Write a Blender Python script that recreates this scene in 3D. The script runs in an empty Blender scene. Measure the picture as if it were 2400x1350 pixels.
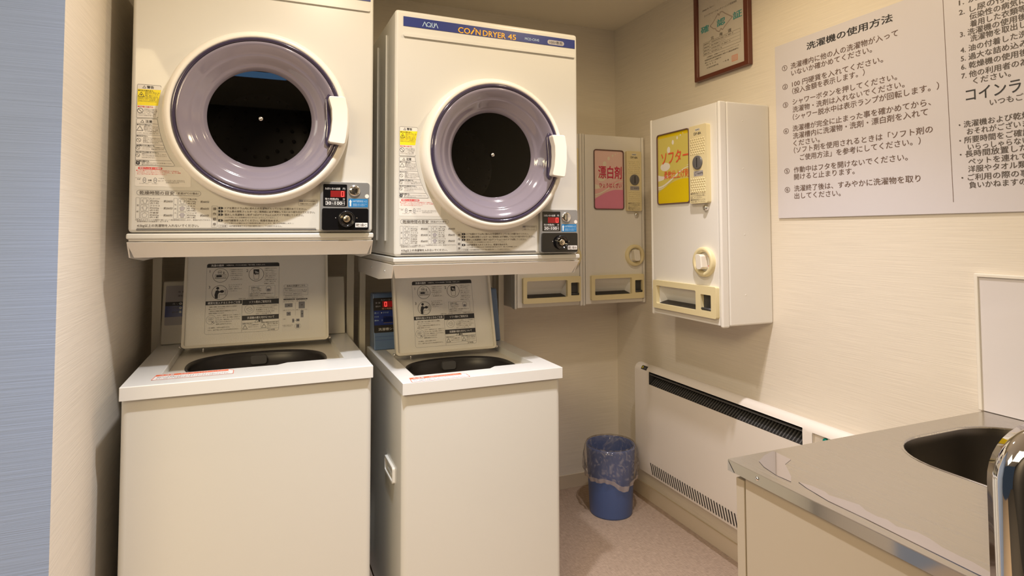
import bpy, bmesh, math, random
from mathutils import Vector, Matrix, geometry
random.seed(7)
PI = math.pi
SC = bpy.context.scene
COL = SC.collection

# ------------------------------------------------------------------ camera
CAM_POS = (-1.58822, -2.51894, 1.19176)
CAM_R = (0.92500914, -0.37993355, -0.00293121)
CAM_U = (-0.01330178, -0.0400935, 0.99910739)
CAM_F = (0.37971194, 0.92414447, 0.04214065)
cd = bpy.data.cameras.new('camera'); cam = bpy.data.objects.new('camera', cd); COL.objects.link(cam)
cam.matrix_world = Matrix(((CAM_R[0], CAM_U[0], -CAM_F[0], CAM_POS[0]),
                           (CAM_R[1], CAM_U[1], -CAM_F[1], CAM_POS[1]),
                           (CAM_R[2], CAM_U[2], -CAM_F[2], CAM_POS[2]), (0, 0, 0, 1)))
cd.sensor_width = 36.0; cd.sensor_fit = 'HORIZONTAL'
cd.lens = 36.0 * 1398.77 / 2400.0
cd.shift_y = (484.17 - 675.0) / 2400.0
cd.clip_start = 0.02
SC.camera = cam

# ------------------------------------------------------------------ light
vs = SC.view_settings
vs.view_transform = 'Standard'; vs.look = 'None'; vs.gamma = 1.0; vs.exposure = 0.0; vs.use_curve_mapping = False
wd = bpy.data.worlds.new('world'); SC.world = wd; wd.use_nodes = True
wd.node_tree.nodes['Background'].inputs[0].default_value = (0.62, 0.78, 1.0, 1)
wd.node_tree.nodes['Background'].inputs[1].default_value = 0.05
CEIL = 2.19

def spot(name, loc, power, size=2.6, blend=0.75, rad=0.03, color=(1.0, 0.84, 0.66), tilt=(0, 0)):
    l = bpy.data.lights.new(name, 'SPOT'); l.energy = power; l.spot_size = size; l.spot_blend = blend
    l.shadow_soft_size = rad; l.color = color
    o = bpy.data.objects.new(name, l); o.location = loc; o.rotation_euler = (tilt[0], tilt[1], 0); COL.objects.link(o)
    return o
# two recessed downlights: each a bright core, a broad beam and a faint warm spill added as ambient fill
for x, y, parts in ((-0.62, -1.30, ((58, 1.5, 1.0, (1, .97, 1.05)), (8, 2.7, 1.0, (1, .97, 1.0)), (10, 3.1, .4, (1, .74, .38)))),
                    (-1.40, -1.38, ((84, 1.5, 1.0, (.94, 1, 1.12)), (21, 2.7, 1.0, (1, .98, 1.02)), (12, 3.1, .4, (1, .76, .45))))):
    for pw, sz, bl, cl in parts: spot('downlight_lamp', (x, y, CEIL - .02), pw, size=sz, blend=bl, color=cl)
def area(name, loc, target, size, energy, color):
    l = bpy.data.lights.new(name, 'AREA'); l.energy = energy; l.size = size; l.color = color
    o = bpy.data.objects.new(name, l); o.location = loc; o.rotation_euler = (Vector(target) - Vector(loc)).to_track_quat('-Z', 'Y').to_euler(); COL.objects.link(o)
area('ambient_fill', (-2.75, -3.3, 2.17), (-2.75, -3.3, 0), 1.2, 80, (1, .78, .46))       # out-of-view fill added to lift the shadows with warm ambient
area('corridor_lamp', (-2.95, -2.0, 2.12), (-2.5, -1.1, .7), .9, 6.5, (1, .96, .78))          # unseen lamp added to brighten the blue wall

# ------------------------------------------------------------------ materials
MATS = {}
def mat(name, color=(.8, .8, .8), rough=.5, metal=0., coat=0., emit=None, estr=0., spec=.5, trans=0., bump=None, vary=None, alpha=1.):
    if name in MATS: return MATS[name]
    m = bpy.data.materials.new(name); m.use_nodes = True; nt = m.node_tree; b = nt.nodes['Principled BSDF']
    b.inputs['Base Color'].default_value = (*color, 1); b.inputs['Roughness'].default_value = rough
    b.inputs['Metallic'].default_value = metal; b.inputs['Coat Weight'].default_value = coat; b.inputs['Coat Roughness'].default_value = .05
    b.inputs['Specular IOR Level'].default_value = spec; b.inputs['Transmission Weight'].default_value = trans
    b.inputs['Alpha'].default_value = alpha
    if emit: b.inputs['Emission Color'].default_value = (*emit, 1); b.inputs['Emission Strength'].default_value = estr
    if bump or vary:
        tc = nt.nodes.new('ShaderNodeTexCoord'); mp = nt.nodes.new('ShaderNodeMapping'); nz = nt.nodes.new('ShaderNodeTexNoise')
        sc, st, det = bump or (vary[1], 0, 3)
        mp.inputs['Scale'].default_value = sc; nz.inputs['Scale'].default_value = 1; nz.inputs['Detail'].default_value = det
        nt.links.new(tc.outputs['Object'], mp.inputs['Vector']); nt.links.new(mp.outputs[0], nz.inputs['Vector'])
        if st:
            bp = nt.nodes.new('ShaderNodeBump'); bp.inputs['Strength'].default_value = st; bp.inputs['Distance'].default_value = .002
            nt.links.new(nz.outputs['Fac'], bp.inputs['Height']); nt.links.new(bp.outputs[0], b.inputs['Normal'])
        if vary:
            mr = nt.nodes.new('ShaderNodeMapRange'); mr.inputs['From Min'].default_value = .3; mr.inputs['From Max'].default_value = .7
            mr.inputs['To Min'].default_value = 1 - vary[0]; mr.inputs['To Max'].default_value = 1 + vary[0]
            mx = nt.nodes.new('ShaderNodeVectorMath'); mx.operation = 'SCALE'; mx.inputs[0].default_value = color
            nt.links.new(nz.outputs['Fac'], mr.inputs[0]); nt.links.new(mr.outputs[0], mx.inputs['Scale']); nt.links.new(mx.outputs[0], b.inputs['Base Color'])
    MATS[name] = m
    return m
WP = (.82, .76, .665)
mat('wallpaper', WP, .75, bump=((6, 6, 420), .22, 3), vary=(.05, 0))
mat('wallpaper_blue', (.315, .415, .68), .7, bump=((6, 6, 420), .25, 3), vary=(.05, 0))
mat('ceiling_paper', (.90, .85, .74), .8, bump=((60, 60, 60), .1, 2))
mat('baseboard_vinyl', (.66, .56, .43), .5)
mat('cream', (.69, .68, .63), .32, coat=.25)
mat('cream_light', (.86, .82, .73), .35)
mat('cream_flat', (.78, .74, .64), .5)
mat('tray_cream', (.82, .79, .74), .35)
mat('post', (.70, .66, .55), .4)
mat('lid_inner', (.83, .81, .75), .28, bump=((260, 260, 260), .25, 2))
mat('ivory', (.88, .84, .76), .35)
mat('white_rim', (.78, .78, .76), .3, coat=.2)
mat('vend_white', (.83, .81, .77), .45)
mat('vend_cream', (.82, .72, .44), .4)
mat('tray_white', (.78, .77, .74), .4)
mat('heater_white', (.86, .81, .76), .35, coat=.2)
mat('panel_white', (.76, .725, .73), .12, coat=.4)
mat('board_white', (.72, .70, .76), .35)
mat('paper', (.86, .85, .84), .5)
mat('sticker', (.80, .78, .73), .4)
mat('ink', (.03, .03, .035), .5)
mat('ink_soft', (.10, .08, .07), .5)
mat('ink_grey', (.22, .22, .24), .5)
mat('ink_brown', (.16, .10, .08), .5)
mat('ink_white', (.85, .85, .85), .5)
mat('navy', (.025, .04, .20), .35)
mat('yellow', (.95, .80, .02), .45)
mat('red', (.75, .05, .05), .45)
mat('orange_red', (.85, .16, .06), .45)
mat('orange', (.95, .45, .01), .4)
mat('pale_blue', (.55, .68, .76), .45)
mat('sky_blue', (.02, .20, .48), .4)
mat('sky_pale', (.5, .68, .85), .4)
mat('teal', (.06, .42, .45), .5)
mat('seal', (.85, .42, .32), .5)
mat('map_grey', (.52, .45, .42), .5)
mat('certpaper', (.78, .74, .70), .3)
mat('wood', (.13, .032, .018), .3, coat=.3, bump=((20, 20, 300), .1, 3))
mat('lavender', (.25, .222, .275), .09, coat=1.0)
mat('lavender_dark', (.045, .035, .075), .12, coat=1.0)
mat('silver', (.62, .62, .63), .38, metal=1.)
mat('silver_paint', (.40, .41, .42), .35, metal=.6)
mat('steel_bright', (.80, .79, .77), .12, metal=1.)
mat('key_metal', (.70, .62, .48), .25, metal=1.)
mat('chrome', (.83, .83, .84), .03, metal=1.)
mat('black_gloss', (.006, .006, .007), .12, coat=.6)
mat('black_matt', (.012, .011, .011), .5)
mat('black_brown', (.02, .016, .013), .45)
mat('dark_grey', (.05, .05, .052), .4)
mat('grille_grey', (.10, .10, .10), .35)
mat('coin_grey', (.20, .20, .21), .35, metal=.4)
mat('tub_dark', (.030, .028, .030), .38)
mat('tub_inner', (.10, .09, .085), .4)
mat('drum', (.10, .09, .085), .4, metal=.3)
mat('led_off', (.18, .012, .012), .3, emit=(1, .02, .02), estr=.10)
mat('led_on', (.9, .05, .04), .3, emit=(1, .06, .05), estr=2.0)
mat('machine_blue', (.13, .21, .37), .35, coat=.2)
mat('panel_blue', (.02, .04, .22), .3)
mat('label_grey', (.42, .40, .42), .4)
mat('bin_blue', (.075, .125, .32), .38)
mat('green_lamp', (.0, .22, .17), .2)
mat('red_lamp', (.14, .012, .012), .2)
mat('pink_pale', (.86, .60, .55), .3)
mat('pink_deep', (.80, .28, .42), .3)
mat('pink_mid', (.86, .50, .48), .3)
mat('cream_wave', (.86, .77, .62), .3)
mat('pink_ink', (.62, .03, .09), .3)
mat('yel_pale', (.72, .62, .15), .3)
mat('yel_deep', (.80, .60, .0), .3)
mat('white_wave', (.88, .84, .78), .3)
mat('soft_ink', (.86, .12, .05), .3)
mat('gasket', (.16, .09, .08), .4)
mat('darkened_floor', (.05, .042, .04), .9)
mat('corridor_wall', (.06, .055, .055), .7)
mat('panel_glow', (.1, .2, .4), .3, emit=(.25, .55, 1.0), estr=3.5)
mat('cabinet', (.47, .40, .31), .45)
mat('basin', (.17, .155, .14), .36, metal=1.)  # steel darkened in its colour for the dark surroundings it mirrors
mat('edge_steel', (.55, .54, .51), .07, metal=1.)
mat('tan', (.45, .32, .22), .5)

def special():
    # brushed stainless worktop
    m = mat('worktop_steel', (.56, .535, .505), .20, metal=1.)
    nt = m.node_tree; b = nt.nodes['Principled BSDF']
    tc = nt.nodes.new('ShaderNodeTexCoord'); mp = nt.nodes.new('ShaderNodeMapping'); nz = nt.nodes.new('ShaderNodeTexNoise')
    mp.inputs['Scale'].default_value = (300, 8, 8); nz.inputs['Scale'].default_value = 1
    nt.links.new(tc.outputs['Object'], mp.inputs[0]); nt.links.new(mp.outputs[0], nz.inputs['Vector'])
    bp = nt.nodes.new('ShaderNodeBump'); bp.inputs['Strength'].default_value = .12; bp.inputs['Distance'].default_value = .001
    nt.links.new(nz.outputs['Fac'], bp.inputs['Height']); nt.links.new(bp.outputs[0], b.inputs['Normal'])
    rr = nt.nodes.new('ShaderNodeMapRange'); rr.inputs['From Min'].default_value = .35; rr.inputs['From Max'].default_value = .7; rr.inputs['To Min'].default_value = .14; rr.inputs['To Max'].default_value = .30
    nt.links.new(nz.outputs['Fac'], rr.inputs[0]); nt.links.new(rr.outputs[0], b.inputs['Roughness'])
    # carpet
    m = mat('carpet', (.42, .31, .245), .95, spec=.1)
    nt = m.node_tree; b = nt.nodes['Principled BSDF']
    tc = nt.nodes.new('ShaderNodeTexCoord'); out = None
    def noise(sc):
        mp = nt.nodes.new('ShaderNodeMapping'); mp.inputs['Scale'].default_value = sc; mp.inputs['Rotation'].default_value = (0, 0, .05)
        n = nt.nodes.new('ShaderNodeTexNoise'); n.inputs['Scale'].default_value = 1; n.inputs['Detail'].default_value = 2
        nt.links.new(tc.outputs['Object'], mp.inputs[0]); nt.links.new(mp.outputs[0], n.inputs['Vector']); return n
    a, c = noise((380, 40, 1)), noise((40, 380, 1))
    ad = nt.nodes.new('ShaderNodeMath'); nt.links.new(a.outputs['Fac'], ad.inputs[0]); nt.links.new(c.outputs['Fac'], ad.inputs[1])
    mr = nt.nodes.new('ShaderNodeMapRange'); mr.inputs['From Min'].default_value = .7; mr.inputs['From Max'].default_value = 1.3
    mr.inputs['To Min'].default_value = .78; mr.inputs['To Max'].default_value = 1.22
    mx = nt.nodes.new('ShaderNodeVectorMath'); mx.operation = 'SCALE'; mx.inputs[0].default_value = (.43, .325, .25)
    nt.links.new(ad.outputs[0], mr.inputs[0]); nt.links.new(mr.outputs[0], mx.inputs['Scale']); nt.links.new(mx.outputs[0], b.inputs['Base Color'])
    bp = nt.nodes.new('ShaderNodeBump'); bp.inputs['Strength'].default_value = .4; bp.inputs['Distance'].default_value = .002
    nt.links.new(ad.outputs[0], bp.inputs['Height']); nt.links.new(bp.outputs[0], b.inputs['Normal'])
    # thin see-through films: tinted glass, water, bag plastic
    def film(name, tint, ior, rough, veil=None, veilf=0.):
        m = bpy.data.materials.new(name); m.use_nodes = True; nt = m.node_tree; nt.nodes.clear()
        o = nt.nodes.new('ShaderNodeOutputMaterial'); t = nt.nodes.new('ShaderNodeBsdfTransparent'); t.inputs[0].default_value = (*tint, 1)
        g = nt.nodes.new('ShaderNodeBsdfGlossy'); g.inputs['Roughness'].default_value = rough
        lw = nt.nodes.new('ShaderNodeLayerWeight'); pw = nt.nodes.new('ShaderNodeMath'); pw.operation = 'POWER'; pw.inputs[1].default_value = 5
        f0 = ((ior - 1) / (ior + 1)) ** 2; f = nt.nodes.new('ShaderNodeMapRange'); f.inputs['To Min'].default_value = f0
        nt.links.new(lw.outputs['Facing'], pw.inputs[0]); nt.links.new(pw.outputs[0], f.inputs[0])
        mx = nt.nodes.new('ShaderNodeMixShader'); nt.links.new(f.outputs[0], mx.inputs[0]); nt.links.new(g.outputs[0], mx.inputs[2])
        src = t.outputs[0]
        if veil:
            d = nt.nodes.new('ShaderNodeBsdfDiffuse'); d.inputs[0].default_value = (*veil, 1)
            m2 = nt.nodes.new('ShaderNodeMixShader'); m2.inputs[0].default_value = veilf
            if name == 'bag':     # crinkle highlights painted as pale streaks in the veil
                tc = nt.nodes.new('ShaderNodeTexCoord'); nz = nt.nodes.new('ShaderNodeTexNoise'); nz.inputs['Scale'].default_value = 26; nz.inputs['Distortion'].default_value = 2.5; nz.inputs['Detail'].default_value = 3
                mr = nt.nodes.new('ShaderNodeMapRange'); mr.inputs['From Min'].default_value = .50; mr.inputs['From Max'].default_value = .72; mr.inputs['To Min'].default_value = .04; mr.inputs['To Max'].default_value = .26
                nt.links.new(tc.outputs['Object'], nz.inputs['Vector']); nt.links.new(nz.outputs['Fac'], mr.inputs[0]); nt.links.new(mr.outputs[0], m2.inputs[0])
            nt.links.new(t.outputs[0], m2.inputs[1]); nt.links.new(d.outputs[0], m2.inputs[2]); src = m2.outputs[0]
        nt.links.new(src, mx.inputs[1]); nt.links.new(mx.outputs[0], o.inputs[0]); MATS[name] = m
    film('smoked_glass', (.42, .42, .44), 1.5, .01)
    film('clear_pane', (.93, .92, .90), 1.45, .02)
    mat('water', (.62, .60, .68), .04, metal=1.)  # lilac tint put into the colour for the reflected board
    film('bag', (.93, .91, .90), 1.5, .16, (.8, .72, .68), .08)
    film('bag_fold', (.9, .88, .86), 1.5, .2, (.85, .74, .68), .38)
special()

# ------------------------------------------------------------------ object helpers
def link(name, me, parent=None, label=None):
    o = bpy.data.objects.new(name, me); COL.objects.link(o)
    if parent: o.parent = parent
    if label: o['label'] = label
    return o
def thing(name, label, cat, loc=(0, 0, 0), rotz=0., group=None):
    o = link(name, None); o.empty_display_size = .05
    o.location = loc; o.rotation_euler = (0, 0, rotz); o['label'] = label; o['category'] = cat
    if group: o['group'] = group
    return o
def tag(o, label, cat, group=None, kind=None):
    o['label'] = label; o['category'] = cat
    if group: o['group'] = group
    if kind: o['kind'] = kind
    return o
def copy_tree(o, parent=None):
    c = o.copy(); COL.objects.link(c); c.parent = parent
    for ch in o.children: copy_tree(ch, c)
    return c

class MB:
    """collects simple shapes and builds them as one mesh object"""
    def __init__(s): s.v, s.f, s.m, s.sm, s.mats = [], [], [], [], []
    def mi(s, m):
        if m not in s.mats: s.mats.append(m)
        return s.mats.index(m)
    def add(s, vs, fs, m, smooth=False):
        b = len(s.v); s.v += [tuple(p) for p in vs]; k = s.mi(m)
        for f in fs: s.f.append([b + i for i in f]); s.m.append(k); s.sm.append(smooth)
        return s
    def box(s, x0, x1, y0, y1, z0, z1, m):
        return s.add([(x0, y0, z0), (x1, y0, z0), (x1, y1, z0), (x0, y1, z0), (x0, y0, z1), (x1, y0, z1), (x1, y1, z1), (x0, y1, z1)],
                     [(0, 3, 2, 1), (4, 5, 6, 7), (0, 1, 5, 4), (1, 2, 6, 5), (2, 3, 7, 6), (3, 0, 4, 7)], m)
    def slab(s, outer, holes, a, b, m, axis='y', cap0=True, cap1=True, hole_m=None):
        """polygon with holes extruded between a and b along axis"""
        P = {'y': lambda u, w, t: (u, t, w), 'z': lambda u, w, t: (u, w, t), 'x': lambda u, w, t: (t, u, w)}[axis]
        loops = [outer] + list(holes)
        tris = geometry.tessellate_polygon([[Vector((u, w, 0)) for u, w in L] for L in loops])
        flat = [q for L in loops for q in L]
        if cap0: s.add([P(u, w, a) for u, w in flat], tris, m)
        if cap1: s.add([P(u, w, b) for u, w in flat], [tuple(reversed(t)) for t in tris], m)
        for i, L in enumerate(loops):
            n = len(L)
            s.add([P(u, w, a) for u, w in L] + [P(u, w, b) for u, w in L], [(k, (k + 1) % n, n + (k + 1) % n, n + k) for k in range(n)], (hole_m or m) if i else m)
        return s
    def lathe(s, prof, c, m, axis='y', n=64, mats=None, closed=False, sx=1., sy=1.):
        """profile of (radius, height) turned round an axis through c"""
        vs, fs = [], []
        for r, h in prof:
            for k in range(n):
                a = 2 * PI * k / n; u, w = r * math.cos(a) * sx, r * math.sin(a) * sy
                vs.append((c[0] + u, c[1] + h, c[2] + w) if axis == 'y' else (c[0] + u, c[1] + w, c[2] + h) if axis == 'z' else (c[0] + h, c[1] + u, c[2] + w))
        for j in range(len(prof) - 1):
            fj = [(j * n + k, j * n + (k + 1) % n, (j + 1) * n + (k + 1) % n, (j + 1) * n + k) for k in range(n)]
            if mats: s.add([], [], mats[j])
            fs.append(fj)
        b = len(s.v); s.v += vs
        for j, fj in enumerate(fs):
            k = s.mi(mats[j] if mats else m)
            for f in fj: s.f.append([b + i for i in f]); s.m.append(k); s.sm.append(True)
        return s
    def tube(s, pts, r, m, n=12, cyc=False):
        pts = [Vector(p) for p in pts]; N = len(pts); vs = []
        prev = None
        for i, p in enumerate(pts):
            d = ((pts[(i + 1) % N] if (cyc or i < N - 1) else p) - (pts[i - 1] if (cyc or i > 0) else p)).normalized()
            up = prev if prev is not None else (Vector((0, 0, 1)) if abs(d.z) < .9 else Vector((1, 0, 0)))
            a = d.cross(up).normalized(); b = a.cross(d).normalized(); prev = b
            rr = r[i] if isinstance(r, (list, tuple)) else r
            vs += [tuple(p + a * rr * math.cos(2 * PI * k / n) + b * rr * math.sin(2 * PI * k / n)) for k in range(n)]
        fs = [(i * n + k, i * n + (k + 1) % n, ((i + 1) % N) * n + (k + 1) % n, ((i + 1) % N) * n + k) for i in range(N if cyc else N - 1) for k in range(n)]
        s.add(vs, fs, m, True)
        if not cyc: s.add(vs[:n], [tuple(range(n))], m); s.add(vs[-n:], [tuple(range(n))], m)
        return s
    def build(s, name, parent=None, bevel=0., seg=2, label=None, weld=True, normals=True):
        me = bpy.data.meshes.new(name); me.from_pydata(s.v, [], s.f)
        for m in s.mats: me.materials.append(MATS[m])
        for p, k, sm in zip(me.polygons, s.m, s.sm): p.material_index = k; p.use_smooth = sm
        if weld or normals:
            bm = bmesh.new(); bm.from_mesh(me)
            if weld: bmesh.ops.remove_doubles(bm, verts=bm.verts, dist=1e-6)
            if normals: bmesh.ops.recalc_face_normals(bm, faces=bm.faces)
            bm.to_mesh(me); bm.free()
        o = link(name, me, parent, label)
        if bevel:
            md = o.modifiers.new('Bevel', 'BEVEL'); md.width = bevel; md.segments = seg; md.limit_method = 'ANGLE'; md.angle_limit = .6
            md.harden_normals = True
            for p in me.polygons: p.use_smooth = True
        return o

def circ(cx, cy, r, n=48, ry=None, a0=0., e=2.):
    out = []
    for k in range(n):
        a = a0 + 2 * PI * k / n; c, sn = math.cos(a), math.sin(a)
        out.append((cx + r * math.copysign(abs(c) ** (2 / e), c), cy + (ry or r) * math.copysign(abs(sn) ** (2 / e), sn)))
    return out
def rrect(x0, z0, x1, z1, r, n=5):
    out = []
    for cx, cz, a in ((x1 - r, z1 - r, 0), (x0 + r, z1 - r, PI / 2), (x0 + r, z0 + r, PI), (x1 - r, z0 + r, 1.5 * PI)):
        out += [(cx + r * math.cos(a + PI / 2 * k / n), cz + r * math.sin(a + PI / 2 * k / n)) for k in range(n + 1)]
    return out
def rect(x0, z0, x1, z1): return [(x0, z0), (x1, z0), (x1, z1), (x0, z1)]

# ------------------------------------------------------------------ printing on surfaces
_TX = {}
def glyphs(s, bold, italic=0.):
    k = (s, bold, italic)
    if k not in _TX:
        c = bpy.data.curves.new('lettering', 'FONT'); c.body = s; c.size = 1; c.resolution_u = 2; c.offset = bold; c.shear = italic
        o = bpy.data.objects.new('lettering', c); me = bpy.data.meshes.new_from_object(o)
        _TX[k] = ([tuple(v.co)[:2] for v in me.vertices], [tuple(p.vertices) for p in me.polygons])
        bpy.data.objects.remove(o); bpy.data.curves.remove(c); bpy.data.meshes.remove(me)
    return _TX[k]
class Print(MB):
    """flat artwork on a face: x to the right, z up, layers lifted off the face by fractions of a millimetre"""
    def __init__(s, frame=None, base=.0003):
        super().__init__(); s.fr = frame or (lambda x, z, off: (x, -off, z)); s.base = base
    def poly(s, pts, m, lay=0, holes=()):
        loops = [list(pts)] + [list(h) for h in holes]
        tr = geometry.tessellate_polygon([[Vector((u, w, 0)) for u, w in L] for L in loops])
        off = s.base + lay * .00018
        fl = [q for L in loops for q in L]; fs = []
        for t in tr:
            (ax, ay), (bx, by), (cx, cy) = fl[t[0]], fl[t[1]], fl[t[2]]
            fs.append(tuple(t) if (bx - ax) * (cy - ay) - (by - ay) * (cx - ax) > 0 else tuple(reversed(t)))
        return s.add([s.fr(u, w, off) for u, w in fl], fs, m)
    def rect(s, x0, z0, x1, z1, m, lay=0, r=0.):
        x0, x1, z0, z1 = min(x0, x1), max(x0, x1), min(z0, z1), max(z0, z1)
        return s.poly(rrect(x0, z0, x1, z1, r) if r else rect(x0, z0, x1, z1), m, lay)
    def frame(s, x0, z0, x1, z1, w, m, lay=1, r=0.):
        x0, x1, z0, z1 = min(x0, x1), max(x0, x1), min(z0, z1), max(z0, z1)
        if r: return s.poly(rrect(x0, z0, x1, z1, r), m, lay, [rrect(x0 + w, z0 + w, x1 - w, z1 - w, max(r - w, .0002))])
        return s.poly(rect(x0, z0, x1, z1), m, lay, [rect(x0 + w, z0 + w, x1 - w, z1 - w)])
    def disc(s, x, z, r, m, lay=1, n=28): return s.poly(circ(x, z, r, n), m, lay)
    def ring(s, x, z, r, w, m, lay=1, n=32): return s.poly(circ(x, z, r, n), m, lay, [circ(x, z, r - w, n)])
    def line(s, pts, w, m, lay=1):
        for (a, b), (c, d) in zip(pts, pts[1:]):
            L = math.hypot(c - a, d - b) or 1e-6; nx, nz = -(d - b) / L * w / 2, (c - a) / L * w / 2
            s.poly([(a + nx, b + nz), (c + nx, d + nz), (c - nx, d - nz), (a - nx, b - nz)], m, lay)
        return s
    def tri(s, x, z, h, m, lay=1, w=.0008):
        p = [(x - h * .58, z - h / 2), (x + h * .58, z - h / 2), (x, z + h / 2)]
        return s.line(p + [p[0]], w, m, lay)
    def no(s, x, z, r, m, lay=1, w=.0008):
        s.ring(x, z, r, w, m, lay); return s.line([(x - r * .7, z + r * .7), (x + r * .7, z - r * .7)], w, m, lay)
    def text(s, t, x0, x1, zc, h, m='ink', lay=2, bold=0., align=None, italic=0., latin=False):
        """t fitted between x0 and x1 (x1 None: natural width), centred on height zc, full-size character height h"""
        vs, fs = glyphs(t, 0., italic)
        if not vs: return s
        em = h / (.70 if latin else .92); xa, xb = min(v[0] for v in vs), max(v[0] for v in vs)
        sx = (x1 - x0) / (xb - xa) if x1 is not None else em
        if h < .007: sx = min(sx, em * 1.5)
        ox = x0 - xa * sx
        if x1 is None and align == 'c': ox = x0 - (xa + xb) / 2 * sx
        bl = zc - (.345 if latin else .38) * em; off = s.base + lay * .00018
        k = bold * .62      # heavier strokes: the glyphs stamped a few times with a small shift
        for i, (du, dw) in enumerate(((0, 0),) if k < .002 else ((-k, -k * .6), (k, -k * .6), (-k, k * .6), (k, k * .6))):
            s.add([s.fr(ox + (u + du) * sx, bl + (w + dw) * em, off + i * .00004) for u, w in vs], fs, m)
        return s
    def vtext(s, t, xc, z1, z0, h, m='ink', lay=2, bold=0.):
        n = len(t); st = (z1 - z0) / n
        for i, ch in enumerate(t): s.text(ch, xc - h / 2, xc + h / 2, z1 - st * (i + .5), h, m, lay, bold)
        return s
    def build(s, name, parent=None, label=None): return super().build(name, parent, label=label, weld=False, normals=False)

# ------------------------------------------------------------------ the room
def struct(name, mb, bevel=0., weld=True):
    o = mb.build(name, None, bevel); o['kind'] = 'structure'; return o
XL, YB = -1.97, -1.08          # left alcove wall, blue wall face
struct('floor', MB().box(-4.6, .1, -2.70, .1, -.1, 0, 'carpet'))
struct('floor', MB().box(-4.6, .1, -4.3, -2.70, -.1, 0, 'darkened_floor'))  # out-of-view floor, coloured dark so the chrome mirrors darkness
struct('ceiling', MB().box(-4.6, .1, -4.3, .1, CEIL, CEIL + .1, 'ceiling_paper'))
struct('wall_right', MB().box(0, .1, -4.3, .1, 0, CEIL, 'wallpaper'))
struct('wall_back', MB().box(XL - .02, 0, 0, .1, 0, CEIL, 'wallpaper'))
struct('wall_left', MB().box(XL - .1, XL, YB + .0005, 0, 0, CEIL, 'wallpaper'))
struct('wall_left_front', MB().box(-4.6, XL - .0005, YB, YB + .1, 0, CEIL, 'wallpaper_blue'))
struct('wall_front', MB().box(-4.6, .1, -4.3, -4.2, 0, CEIL, 'corridor_wall'))
cl = MB().box(-1.80, -1.45, -3.16, -2.98, CEIL - .012, CEIL, 'ivory').build('reflected_panel', None); cl['kind'] = 'structure'  # unseen glowing panel, added for the bluish reflection in the dryer glass
MB().box(-1.785, -1.465, -3.145, -2.995, CEIL - .014, CEIL - .011, 'panel_glow').build('panel_face', cl)
struct('baseboard_back', MB().box(XL, 0, -.006, 0, 0, .062, 'baseboard_vinyl'), .001)
struct('baseboard_right', MB().box(-.006, 0, -4.2, -.006, 0, .062, 'baseboard_vinyl'), .001)
struct('baseboard_left', MB().box(XL, XL + .006, YB, -.006, 0, .062, 'baseboard_vinyl'), .001)

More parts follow.
